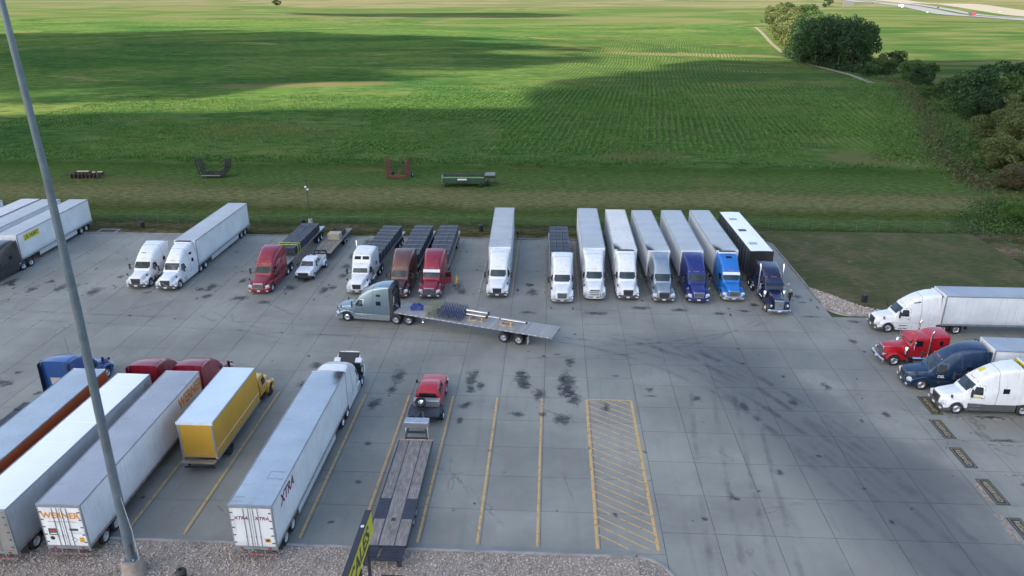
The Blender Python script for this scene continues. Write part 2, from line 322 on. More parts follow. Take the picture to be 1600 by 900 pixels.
# ---------------------------------------------------------------- concrete lot
def conc_mat(name,base,right=False):
    b=NB(name); P=b.pos(); X,Y,Z=b.xyz(P)
    oi=b.n('ShaderNodeObjectInfo'); rnd=oi.outputs['Random']
    n=b.noise(P,.12,5,.6); c=b.mix(b.sm(n,.32,.68),tuple(x*.80 for x in base),tuple(x*1.14 for x in base))
    st=b.noise(b.scale(P,(1.6,.12,1)),1,4,.6); c=b.mix(b.M('MULTIPLY',b.sm(st,.5,.75),.35),c,(.155,.155,.16))      # tyre-polished streaks along the bays
    sp=b.noise(P,2.6,6,.7); c=b.mix(b.M('MULTIPLY',b.sm(sp,.60,.74),.38),c,(.10,.10,.105))
    fl=b.noise(P,.8,5,.7); c=b.mix(b.M('MULTIPLY',b.sm(fl,.55,.75),.30),c,(.34,.34,.33))
    cr=b.n('ShaderNodeTexVoronoi',feature='DISTANCE_TO_EDGE'); b.put(cr.inputs[0],b.scale(P,(.16,.13,1))); cr.inputs['Scale'].default_value=1
    wob=b.noise(P,.7,4,.6); e=b.M('ADD',cr.outputs[0],b.M('MULTIPLY',b.M('SUBTRACT',wob,.5),.16))
    crk=b.M('MULTIPLY',b.M('SUBTRACT',1,b.sm(b.M('ABSOLUTE',e),.0,.010)),b.sm(b.noise(P,.09,2),.5,.62)); c=b.mix(b.M('MULTIPLY',crk,.55),c,(.075,.075,.08))
    # dark polished driving lane sweeping through the right side
    lx=b.M('SUBTRACT',X,b.M('ADD',b.M('MULTIPLY',b.M('SUBTRACT',48.5,Y),.38),21.5)); lane=b.M('MULTIPLY',b.M('SUBTRACT',1,b.sm(b.M('ABSOLUTE',b.M('ADD',lx,b.M('MULTIPLY',b.M('SUBTRACT',n,.5),9))),1.5,8.5)),b.M('SUBTRACT',1,b.sm(Y,62,70)))
    c=b.mix(b.M('MULTIPLY',lane,.80),c,(.088,.094,.098))
    w=b.M('SUBTRACT',1,b.sm(b.M('ABSOLUTE',b.M('SUBTRACT',b.M('ADD',Y,b.M('MULTIPLY',b.M('SUBTRACT',b.noise(P,.05,2),.5),6)),63.0)),1.0,5.0)); w=b.M('MULTIPLY',w,b.sm(X,-6,8))
    c=b.mix(b.M('MULTIPLY',w,.45),c,(.115,.12,.12))
    v=b.M('MULTIPLY_ADD',rnd,.09,.955); cc=b.n('ShaderNodeCombineXYZ'); [b.put(cc.inputs[i],v) for i in range(3)]
    c=b.mix(1.0,c,cc.outputs[0],'MULTIPLY')
    b.bsdf(c,b.M('MULTIPLY_ADD',n,.25,.55),spec=.4,nrm=b.bump(b.M('ADD',b.noise(P,6,4,.6),b.M('MULTIPLY',b.noise(P,55,2),.5)),.25,.012)); return b.m
CONC=conc_mat('lot_concrete',(.240,.238,.206))
SEAL=mat('joint_sealer',(.075,.075,.08),.7)
KERB=mat('kerb_concrete',(.30,.29,.275),.85,var=.25,scale=.8,dirt=.5)
lot=MB(); lot.v=[(-95,36.2,-.03),(7.7,36.2,-.03),(7.7,12,-.03),(75,12,-.03),(75,72.3,-.03),(29.3,72.3,-.03),(29.3,95.9,-.03),(-95,95.9,-.03)]; lot.f=[tuple(range(8))]
LOT=lot.build('parking_lot',SEAL); tag(LOT,'grey concrete truck lot with saw-cut joints',None,None,'structure')
slab_list=[]
YJ=[36.3,39.95,43.6,47.2,50.85,54.5,58.1,61.75,65.5,69.2,72.9,76.6,80.3,84.1,88.0,91.9,95.9]
XJ=[3.45+3.71*k for k in range(-26,2)]; XJ[-1]=7.38
for i in range(len(XJ)-1):
    for j in range(len(YJ)-1): slab_list.append((XJ[i],XJ[i+1],YJ[j],YJ[j+1]))
XR=[7.38,10.72,14.4,18.1,21.8,25.5,29.3,33.0,36.8,40.6,44.4,48.2,52,56,60,64]; YR=[12,15.7,19.4,23.1,26.8,30.6,34.5,38.3,42.1,45.9,49.8,53.4,57.0,60.8,64.6,68.4,72.3,76.2,80.1,84,87.9,91.8,95.9]
for i in range(len(XR)-1):
    for j in range(len(YR)-1):
        if XR[i]>=29.2 and YR[j]>=72.2: continue
        slab_list.append((XR[i],XR[i+1],YR[j],YR[j+1]))
slab_list.append((5.6,7.38,34.3,36.3))
camp=Vector((0,0,CH))
def inview(x,y,z=0,mg=30):
    d=Vector((x,y,z))-camp; w=d.dot(fw)
    if w<=1: return False
    return abs(f_px*d.dot(r_)/w)<800+mg and abs(f_px*d.dot(u_)/w)<450+mg
slab_list.sort(key=lambda s:(not any(inview(a,b_) for a in s[:2] for b_ in s[2:]),((s[0]+s[1])/2)**2+((s[2]+s[3])/2)**2))
slabm={}
rest=MB(); GAP=.035
for i,(a,b_,c,d) in enumerate(slab_list):
    if i<300:
        key=(round(b_-a,2),round(d-c,2))
        if key not in slabm:
            m=MB(); m.box((0,0,0),(b_-a-GAP,d-c-GAP,.03)); slabm[key]=m.mesh('concrete_slab',CONC)
        o=put('concrete_slab',slabm[key],LOT,((a+b_)/2,(c+d)/2,-.012+random.uniform(-.002,.002)))
    else: rest.b(a+GAP/2,b_-GAP/2,c+GAP/2,d-GAP/2,-.028,.002)
tag(rest.build('far_slabs',CONC,LOT),kind='stuff')
# kerbs
def sweep(path,w,h,z0,name,m,closed=False):
    M=MB(); n=len(path); P=[Vector((x,y,0)) for x,y in path]
    for i,p in enumerate(P):
        d=(P[min(i+1,n-1)]-P[max(i-1,0)]).normalized(); s=Vector((-d.y,d.x,0))
        for q,z in ((-w/2,z0),(-w/2+.02,z0+h),(w/2-.02,z0+h),(w/2,z0)): v=p+s*q; M.v.append((v.x,v.y,z))
        if i:
            a=4*(i-1)
            for k in range(4): M.f.append((a+k,a+(k+1)%4,a+4+(k+1)%4,a+4+k))
    M.f.append((0,1,2,3)); M.f.append((4*n-1,4*n-2,4*n-3,4*n-4)); return M.build(name,m)
arc=lambda cx,cy,r,a0,a1,n=10:[(cx+r*math.cos(R(a0+(a1-a0)*i/n)),cy+r*math.sin(R(a0+(a1-a0)*i/n))) for i in range(n+1)]
near=[(-95+i*5.03,35.95) for i in range(21)]+arc(5.5,33.9,2.05,90,0)+[(7.55,30),(7.55,12)]
far=[(-95,96.05),(28.6,96.05)]+arc(28.6,95.3,.75,90,0,5)+[(29.35,75.0)]+arc(31.6,75.0,2.25,180,270,8)+[(40,72.7),(70,72.5)]
for pth,lb in ((near,'pale concrete kerb between the lot and the gravel strip'),(far,'long concrete kerb along the far edge of the lot')):
    o=sweep(pth,.18,.17,-.05,'kerb',KERB); tag(o,lb,None,None,'structure')
GUT=conc_mat('gutter_concrete',(.225,.230,.215))
g=MB(); g.b(-95,5.6,36.04,36.55,-.02,.006); o=g.build('gutter',GUT); tag(o,'smooth bluish concrete gutter strip along the near kerb',None,None,'structure')
# painted lines
def worn(name,col,cover=.5,rough=.6):
    b=NB(name); P=b.pos(); a=b.sm(b.noise(P,3.0,6,.7),cover-.16,cover+.10); a2=b.sm(b.noise(P,14,3,.6),.22,.42)
    b.bsdf(b.mix(b.noise(P,1.2,3),tuple(x*.75 for x in col),col),rough,alpha=b.M('MULTIPLY',b.M('SUBTRACT',1,b.M('MULTIPLY',b.M('SUBTRACT',1,a),.75)),a2)); return b.m
YEL=worn('yellow_road_paint',(.64,.40,.15),.41); YEO=worn('faded_road_paint',(.42,.33,.25),.52); WHO=worn('pale_road_paint',(.44,.42,.37),.46)
def strip(x0,y0,x1,y1,w,m,name='painted_line',z=.008):
    d=Vector((x1-x0,y1-y0,0)); L=d.length; M=MB(); M.b(-w/2,w/2,0,L,0,.002); o=M.build(name,m,LOT); o.location=(x0,y0,z); o.rotation_euler=(0,0,math.atan2(-d.x,d.y)); return o
for k in range(-11,2):
    x=3.25+3.71*k+(0 if k<1 else -.02); strip(x,36.62,x,54.35,.15 if k<0 else .2,YEL)
for k in range(-20,8):
    x=3.25+3.71*k+(.0 if k>-12 else .1)
    strip(x,75.9,x,95.6,.12,YEL if k in(-2,0) else (YEO if k%3 else WHO))
    if k in(-17,-16,-14): strip(x-.2,66+k*.1,x-.05,69.5,.1,WHO)
strip(3.25,54.4,6.96,54.4,.14,YEL)
# hatched island, diagonal bars from upper left to lower right
for i in range(24):
    ya=36.9+i*.86+1.0; xa,xb=3.36,6.86; yb=ya-2.35
    if yb<36.7: t=(ya-36.7)/2.35; xb=xa+(xb-xa)*t; yb=36.7
    if ya>54.3: t=(ya-54.3)/2.35; xa=xa+(xb-xa)*t; ya=54.3
    if xb-xa<.4 or ya<=yb: continue
    strip(xa,ya,xb,yb,.10,YEL,'hatch_line')
for (x0,y0,x1,y1) in ((31.8,53.0,40,52.9),(33.0,49.3,42,49.2),(32.2,45.5,42,45.4),(32,41.6,40,41.6)): strip(x0,y0,x1,y1,.16,YEO)
for (x0,y0,x1,y1) in ((29.75,44.6,29.7,42.3),(29.4,41.2,29.3,38.5)): strip(x0,y0,x1,y1,.42,YEO)
BLK=worn('black_road_paint',(.024,.024,.026),.12); YLT=worn('yellow_stencil_paint',(.62,.50,.25),.25)
for i,(x,y,l) in enumerate(((31.3,54.85,2.7),(30.65,51.3,2.55),(30.35,47.5,2.45),(30.35,43.55,2.7),(30.2,39.4,2.8))):
    bx=MB(); bx.b(-.46,.46,-l/2-.06,l/2+.06,0,.003); o=bx.build('stencil_panel',BLK,LOT,loc=(x,y,.008))
    fr=MB(); t=.022; fr.b(-.35,.35,-l/2+.05,-l/2+.05+t,0,.002); fr.b(-.35,.35,l/2-.05-t,l/2-.05,0,.002); fr.b(-.35,-.35+t,-l/2+.09,l/2-.09,0,.002); fr.b(.35-t,.35,-l/2+.09,l/2-.09,0,.002)
    fr.build('stencil_border',YLT,o,loc=(0,0,.0042)); text('RESERVED',.50,YLT,o,(0,0,.006),(0,-1,0),(1,0,0),'stencil_lettering',bold=.0,sx=l/2.75)
# stains, painted shade under trucks, tyre marks: thin films with ragged edges
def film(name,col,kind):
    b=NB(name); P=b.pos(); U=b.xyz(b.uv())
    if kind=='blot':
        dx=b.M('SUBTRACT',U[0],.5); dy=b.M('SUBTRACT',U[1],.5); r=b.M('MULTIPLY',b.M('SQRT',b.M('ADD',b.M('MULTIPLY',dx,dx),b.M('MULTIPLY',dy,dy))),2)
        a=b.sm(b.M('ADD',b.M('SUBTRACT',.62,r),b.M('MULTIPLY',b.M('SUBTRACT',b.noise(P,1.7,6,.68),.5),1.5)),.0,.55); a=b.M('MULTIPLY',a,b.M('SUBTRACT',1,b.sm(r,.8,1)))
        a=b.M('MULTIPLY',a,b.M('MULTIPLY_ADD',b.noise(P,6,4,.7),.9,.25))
    else:
        v=b.M('ABSOLUTE',b.M('SUBTRACT',U[0],.5)); a=b.M('SUBTRACT',1,b.sm(b.M('ADD',v,b.M('MULTIPLY',b.M('SUBTRACT',b.noise(P,.9,4),.5),.5)),.1,.5))
        a=b.M('MULTIPLY',a,b.sm(b.noise(b.scale(P,(.5,.5,1)),1,4,.65),.36,.66)); a=b.M('MULTIPLY',a,b.M('MULTIPLY',b.sm(U[1],0,.12),b.M('SUBTRACT',1,b.sm(U[1],.88,1))))
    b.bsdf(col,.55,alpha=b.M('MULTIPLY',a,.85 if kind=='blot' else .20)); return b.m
sv,sf,su=[],[],[]
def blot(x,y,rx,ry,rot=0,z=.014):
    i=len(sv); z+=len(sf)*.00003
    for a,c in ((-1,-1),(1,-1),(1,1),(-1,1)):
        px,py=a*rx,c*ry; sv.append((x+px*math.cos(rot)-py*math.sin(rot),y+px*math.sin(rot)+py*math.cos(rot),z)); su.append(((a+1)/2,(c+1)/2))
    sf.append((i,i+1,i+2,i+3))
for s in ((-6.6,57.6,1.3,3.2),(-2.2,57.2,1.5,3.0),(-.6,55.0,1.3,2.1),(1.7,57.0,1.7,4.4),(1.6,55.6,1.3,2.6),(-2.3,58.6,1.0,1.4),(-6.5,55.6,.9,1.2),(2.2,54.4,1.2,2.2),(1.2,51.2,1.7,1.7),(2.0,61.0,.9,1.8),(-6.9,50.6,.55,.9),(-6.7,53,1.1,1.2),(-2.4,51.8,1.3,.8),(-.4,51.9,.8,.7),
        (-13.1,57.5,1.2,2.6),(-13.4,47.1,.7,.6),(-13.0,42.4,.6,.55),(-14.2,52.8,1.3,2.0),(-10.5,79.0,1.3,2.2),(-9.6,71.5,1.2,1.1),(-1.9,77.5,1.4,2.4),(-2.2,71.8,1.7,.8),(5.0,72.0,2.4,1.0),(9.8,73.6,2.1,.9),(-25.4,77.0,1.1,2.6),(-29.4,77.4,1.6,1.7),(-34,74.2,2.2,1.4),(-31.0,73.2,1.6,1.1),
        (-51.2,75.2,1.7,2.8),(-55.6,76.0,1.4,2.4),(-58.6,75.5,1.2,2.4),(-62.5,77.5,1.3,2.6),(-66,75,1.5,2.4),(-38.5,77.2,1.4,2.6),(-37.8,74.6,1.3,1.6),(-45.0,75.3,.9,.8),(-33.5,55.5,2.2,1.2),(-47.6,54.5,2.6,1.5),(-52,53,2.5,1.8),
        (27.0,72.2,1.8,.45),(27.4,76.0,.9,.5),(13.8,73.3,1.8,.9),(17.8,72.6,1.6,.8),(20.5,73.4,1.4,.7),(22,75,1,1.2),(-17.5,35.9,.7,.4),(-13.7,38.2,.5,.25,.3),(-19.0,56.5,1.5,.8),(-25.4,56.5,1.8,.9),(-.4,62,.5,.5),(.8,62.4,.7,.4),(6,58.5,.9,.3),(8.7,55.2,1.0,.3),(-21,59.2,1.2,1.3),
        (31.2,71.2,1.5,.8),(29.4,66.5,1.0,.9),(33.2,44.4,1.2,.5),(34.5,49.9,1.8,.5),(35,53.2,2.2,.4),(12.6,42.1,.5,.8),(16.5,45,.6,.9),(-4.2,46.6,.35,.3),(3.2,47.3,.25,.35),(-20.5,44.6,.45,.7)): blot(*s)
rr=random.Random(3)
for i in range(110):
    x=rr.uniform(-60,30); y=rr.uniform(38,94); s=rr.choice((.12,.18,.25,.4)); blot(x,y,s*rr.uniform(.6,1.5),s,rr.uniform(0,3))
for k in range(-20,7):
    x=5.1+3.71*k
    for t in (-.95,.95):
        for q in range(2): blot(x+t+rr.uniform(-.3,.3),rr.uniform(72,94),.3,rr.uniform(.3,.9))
    blot(x,78+rr.uniform(-2,2),1.0,rr.uniform(1,2.4)); [blot(x+rr.uniform(-.4,.4),yq+rr.uniform(-1,1),1.25,rr.uniform(1.5,3)) for yq in (81,85,89,93) if k in(-14,-13,-8,-6,-5,-3,-1,0,1,2,3,4,5)]; blot(x+rr.uniform(-.4,.4),56+rr.uniform(-3,2),.8,rr.uniform(.6,1.6))  # wide blots in occupied bays: grime that also paints contact shade under trucks
o=quick('oil_stains_and_shade',sv,sf,film('oil_and_shade_film',(.035,.035,.04),'blot'),LOT,su); tag(o,kind='stuff')
tv,tf,tu=[],[],[]
def trail(pts,w,z=.011):
    P=[Vector((x,y,0)) for x,y in pts]; n=len(P); z+=len(tf)*.00002
    for i in range(n-1):
        for p,k in ((P[i],i),(P[i+1],i+1)):
            d=(P[min(k+1,n-1)]-P[max(k-1,0)]).normalized(); s=Vector((-d.y,d.x,0))
            for q in (-1,1): a=p+s*q*w/2; tv.append((a.x,a.y,z))
        j=len(tv)-4; tf.append((j,j+1,j+3,j+2)); tu.extend([(0,i/(n-1)),(1,i/(n-1)),(1,(i+1)/(n-1)),(0,(i+1)/(n-1))])
def curve(p0,p1,p2,n=18): return [((1-t)**2*p0[0]+2*t*(1-t)*p1[0]+t*t*p2[0],(1-t)**2*p0[1]+2*t*(1-t)*p1[1]+t*t*p2[1]) for t in [i/n for i in range(n+1)]]
for dx in (0,1.9,3.6,5.2):
    trail(curve((-2+dx,65.5+dx*.4),(14+dx,64+dx*.5),(22+dx,40)),.7); trail(curve((9+dx,66),(16+dx,58),(24+dx,30)),.9)
    trail(curve((12.4+dx,58),(10.6+dx,45),(9.6+dx,32)),.6)
for dx in (0,2.1): trail(curve((-38+dx,71),(-33+dx,66),(-24,64+dx)),.3); trail(curve((-36+dx,70),(-36,73),(-33+dx,75)),.35); trail(curve((-62,68+dx),(-30,66+dx),(0,64+dx)),.4); trail(curve((0,62+dx),(14,62+dx),(22+dx,72)),.5)
for i in range(14):
    x=rr.uniform(-60,20); y=rr.uniform(58,73); a=rr.uniform(-.3,.3); L=rr.uniform(3,9); trail([(x+math.cos(a)*t*L/5,y+math.sin(a)*t*L/5) for t in range(6)],.25)
o=quick('tyre_marks',tv,tf,film('tyre_rubber',(.05,.052,.06),'trail'),LOT,tu); tag(o,kind='stuff')
# drain
DR=MB(); [DR.b(a,c,d,e,.0,.05) for a,c,d,e in ((-63.3,-60.5,96.15,96.4),(-63.3,-60.5,97.6,97.85),(-63.3,-63.05,96.4,97.6),(-60.75,-60.5,96.4,97.6))]
t=thing('storm_drain','square kerb inlet with dark iron grate at the grassy edge','drain',(-61.9,97,0))
o=DR.build('frame',KERB,t); o.location=(61.9,-97,0); g=MB(); [g.b(-1.1+i*.2,-1.0+i*.2,-.58,.58,.01,.03) for i in range(12)]; g.build('grate',mat('cast_iron',(.04,.04,.04),.6),t)
# gravel strip
GRV=NB('gravel_bed'); P=GRV.pos(); GRV.bsdf(GRV.mix(GRV.noise(P,9,3),(.30,.25,.21),(.50,.42,.35)),.95,nrm=GRV.bump(GRV.noise(P,12,3),1,.05)); GRV=GRV.m
b=NB('gravel_stone'); oi=b.n('ShaderNodeNewGeometry').outputs['Random Per Island']; b.bsdf(b.ramp(oi,[(0,(.20,.165,.14)),(.3,(.36,.30,.245)),(.6,(.48,.40,.34)),(.85,(.58,.52,.46)),(1,(.68,.63,.58))]),.85); STN=b.m
def stones(name,regs,dens,s0,s1,parent,seed):
    rs=np.random.RandomState(seed); pts=[]
    for (x0,x1,y0,y1,fn) in regs:
        n=int((x1-x0)*(y1-y0)*dens); p=np.stack([rs.uniform(x0,x1,n),rs.uniform(y0,y1,n)],1); pts.append(p[[fn(a,c) for a,c in p]])
    p=np.concatenate(pts); n=len(p)
    base=np.array([(1,0,0),(0,1,0),(-1,0,0),(0,-1,0),(0,0,1),(0,0,-1)],float); fc=np.array([(0,1,4),(1,2,4),(2,3,4),(3,0,4),(1,0,5),(2,1,5),(3,2,5),(0,3,5)])
    s=rs.uniform(s0,s1,(n,1,1)); v=base[None]*s*rs.uniform(.6,1.3,(n,6,1))*np.array([1,1,.75]); a=rs.uniform(0,6.28,n); c,q=np.cos(a)[:,None],np.sin(a)[:,None]
    vx=v[:,:,0]*c-v[:,:,1]*q; vy=v[:,:,0]*q+v[:,:,1]*c; v=np.stack([vx+p[:,0:1],vy+p[:,1:2],v[:,:,2]+.015+rs.uniform(0,.03,(n,1))],2)
    F=(fc[None]+np.arange(n)[:,None,None]*6).reshape(-1,3); return quick(name,v.reshape(-1,3),F,STN,parent)
g=MB(); g.v=[(-95,20,-.02),(7.5,20,-.02),(7.5,33.9,-.02)]+[(x,y,-.02) for x,y in arc(5.5,33.9,2.0,0,90,8)[1:]]+[(-95,35.9,-.02)]; g.f=[tuple(range(len(g.v)))]
GB=g.build('gravel_strip',GRV); tag(GB,'tan and white gravel strip in front of the near kerb',None,None,'structure')
ins=lambda x,y:(x<5.5 or (x-5.5)**2+max(0,y-33.9)**2<1.95**2) and inview(x,y,0,40)
tag(stones('gravel',[(-40,7.4,29.5,35.85,ins)],95,.035,.075,GB,5),kind='stuff')
g=MB(); g.v=[(29.5,80.5,-.02),(29.5,75),(30.4,73.4),(31.6,72.85),(37.2,72.8),(36,73.9),(33.5,75.2),(31.8,77.6)]; g.v=[(v[0],v[1],-.02) for v in g.v]; g.f=[tuple(range(8))]
GB2=g.build('stone_apron',GRV); tag(GB2,'wedge of loose pale stones inside the kerb bend by the grass',None,None,'structure')
def in2(x,y):
    c=[(v[0],v[1]) for v in g.v]; k=False; j=len(c)-1
    for i in range(len(c)):
        if (c[i][1]>y)!=(c[j][1]>y) and x<(c[j][0]-c[i][0])*(y-c[i][1])/(c[j][1]-c[i][1])+c[i][0]: k=not k
        j=i
    return k
tag(stones('gravel',[(29.4,37.4,72.7,80.6,in2)],60,.06,.12,GB2,6),kind='stuff')
# ---------------------------------------------------------------- vehicle materials
TYRE=mat('tyre_rubber_black',(.022,.022,.024),.85,var=.2); ALLOY=mat('polished_alloy',(.72,.73,.75),.22,1,var=.05); CHROME=mat('chrome',(.80,.81,.83),.12,1,var=.03)
STEELR=mat('white_steel_rim',(.55,.55,.54),.45,var=.1,dirt=.5); BLACKP=mat('black_plastic',(.030,.031,.034),.55); DKG=mat('dark_grey_plastic',(.075,.078,.085),.5)
FRAME=mat('chassis_black',(.03,.03,.032),.65,dirt=.3); GLASS=mat('tinted_glass',(.010,.014,.018),.10,spec=.30,var=.05); GLASSW=mat('windscreen_glass',(.030,.045,.048),.08,spec=.6,var=.5,scale=1.3)
LENS=mat('headlamp_lens',(.62,.64,.66),.12,var=.2,scale=6); AMB=mat('amber_lens',(.75,.28,.03),.3); REDL=mat('red_lens',(.42,.02,.015),.3); PLATE=mat('number_plate',(.7,.7,.68),.5)
WHT=paint('white',(.74,.75,.76)); ALUM=mat('brushed_aluminium',(.50,.51,.53),.38,.85,var=.12,dirt=.2); TGREY=panel('trailer_roof_grey',(.46,.485,.50),.5,.2,.5)
TWHITE=panel('trailer_white',(.70,.72,.73)); ROOFW=mat('translucent_roof_sheet',(.84,.86,.86),.45,var=.03,scale=.4); RAIL=mat('rail_aluminium',(.36,.38,.41),.45,.6,var=.12)
WOOD=matw('weathered_plank',(.27,.245,.225)); WOODN=mat('pale_timber',(.50,.36,.22),.8,var=.3,scale=3); STEELB=mat('blackened_steel',(.045,.05,.065),.5,.3,var=.2); TARP=mat('black_tarpaulin',(.035,.038,.052),.45,var=.3,scale=1)
STRAPY=mat('yellow_strap',(.55,.60,.10),.6); STRAPG=mat('grey_strap',(.33,.33,.34),.7)
MESHC={}
def cached(k,fn):
    if k not in MESHC: MESHC[k]=fn()
    return MESHC[k]
def tyre_mesh(dual,r=.51):
    def f():
        w=.14; p=lambda c:[(c-w*.93,r*.58),(c-w,r*.70),(c-w*.96,r*.90),(c-w*.75,r*.99),(c+w*.75,r*.99),(c+w*.96,r*.90),(c+w,r*.70),(c+w*.93,r*.58)]
        M=MB(); M.lathe(p(-.0) if not dual else p(.16)+[] ,26)
        if dual: M.lathe(p(-.16),26)
        me=M.mesh('wheel',TYRE); me.shade_smooth(); me.set_sharp_from_angle(angle=R(50)); return me
    return cached(('t',dual,r),f)
def rim_mesh(dual,m,r=.51):
    def f():
        M=MB(); x=.16 if dual else 0
        if dual: M.lathe([(x+.125,r*.60),(x+.10,r*.55),(x-.06,r*.52),(x-.07,r*.34),(x-.02,r*.30),(x-.02,r*.22),(x+.10,r*.20),(x+.11,0)],20)
        else: M.lathe([(.125,r*.60),(.10,r*.56),(.03,r*.52),(.07,r*.40),(.09,r*.26),(.10,r*.22),(.145,r*.20),(.15,0)],20)
        for k in range(8):
            t=k*math.pi/4; xx=(x-.04) if dual else .075; M.box((xx,math.cos(t)*r*.42,math.sin(t)*r*.42),(.03,.045,.045))
        me=M.mesh('rim',m); me.shade_smooth(); me.set_sharp_from_angle(angle=R(40)); return me
    return cached(('r',dual,m.name,r),f)
def wheel(root,x,y,dual=False,rm=ALLOY,r=.51,z0=0):
    s=1 if x>0 else -1
    w=put('wheel',tyre_mesh(dual,r),root,(x,y,r-.01+z0),0 if s>0 else math.pi); put('rim',rim_mesh(dual,rm,r),w); return w
def bv(M): return BVHTree.FromPolygons([Vector(v) for v in M.v],M.f)
# ---------------------------------------------------------------- tractors
CABS={ # y, half width low, half width top, z bottom, z top, corner radius
'aero':[(-1.70,.98,.88,1.0,1.72,.15),(-1.86,1.04,.95,.95,1.88,.15),(-2.12,1.10,.96,.95,2.20,.14),(-2.50,1.15,.96,.95,2.66,.18),(-2.75,1.19,.96,.95,2.92,.24),(-3.2,1.23,.98,.95,3.28,.36),(-3.8,1.24,1.04,.95,3.62,.42),(-4.6,1.25,1.10,.95,3.86,.36),(-5.3,1.25,1.14,.95,3.95,.28),(-5.85,1.25,1.16,.95,3.93,.20)],
'swept':[(-1.75,.98,.88,1.0,1.74,.15),(-1.92,1.04,.95,.95,1.90,.15),(-2.2,1.10,.94,.95,2.22,.14),(-2.65,1.15,.90,.95,2.74,.2),(-3.0,1.19,.86,.95,3.10,.3),(-3.5,1.23,.86,.95,3.46,.36),(-4.1,1.24,.90,.95,3.74,.36),(-4.9,1.25,.98,.95,3.94,.34),(-5.85,1.25,1.02,.95,3.98,.22)],
'studio':[(-1.9,.98,.88,1.0,1.72,.15),(-2.04,1.02,.94,.95,1.88,.15),(-2.34,1.08,.96,.95,2.44,.14),(-2.6,1.14,1.0,.95,2.58,.14),(-2.98,1.2,1.04,.95,2.74,.14),(-3.12,1.24,1.06,.95,3.02,.16),(-3.52,1.25,1.08,.95,3.62,.20),(-3.9,1.25,1.10,.95,3.76,.22),(-5.85,1.25,1.12,.95,3.84,.22)],
'classic':[(-2.36,.84,.78,1.0,1.84,.10),(-2.46,.96,.90,.85,1.98,.10),(-2.68,.98,.92,.85,2.56,.10),(-2.86,1.0,.92,.85,2.68,.12),(-3.95,1.02,.94,.85,2.74,.14),(-4.0,1.18,1.02,.8,2.80,.2),(-4.6,1.2,1.08,.8,2.98,.24),(-5.65,1.2,1.1,.8,3.02,.2)],
'classic_tall':[(-2.66,.84,.78,1.0,1.84,.10),(-2.76,.98,.92,.85,1.98,.10),(-2.98,1.0,.94,.85,2.58,.10),(-3.2,1.04,.94,.85,2.86,.3),(-3.6,1.1,.96,.85,3.2,.42),(-4.2,1.16,1.0,.8,3.48,.44),(-5.0,1.2,1.06,.8,3.62,.36),(-6.5,1.2,1.1,.8,3.62,.24)],
'day':[(-1.2,.94,.86,.95,1.66,.15),(-1.34,1.0,.92,.85,1.80,.15),(-1.66,1.04,.92,.85,2.38,.14),(-1.9,1.06,.92,.85,2.50,.16),(-2.9,1.06,.94,.85,2.56,.16)]}
HOODS={'aero':[(-.10,.56,.50,.55,1.34,.12),(-.18,.74,.62,.5,1.43,.16),(-.45,.86,.72,.5,1.52,.2),(-1.1,.94,.80,.6,1.63,.2),(-1.95,1.0,.90,.7,1.76,.18)],
'classic':[(-.36,.50,.48,.55,1.62,.10),(-.42,.54,.52,.55,1.68,.12),(-1.2,.60,.56,.6,1.76,.14),(-2.45,.78,.72,.7,1.86,.14)],
'day':[(-.10,.50,.46,.6,1.34,.12),(-.16,.68,.60,.55,1.42,.14),(-.6,.80,.70,.6,1.52,.16),(-1.35,.92,.82,.7,1.68,.16)]}
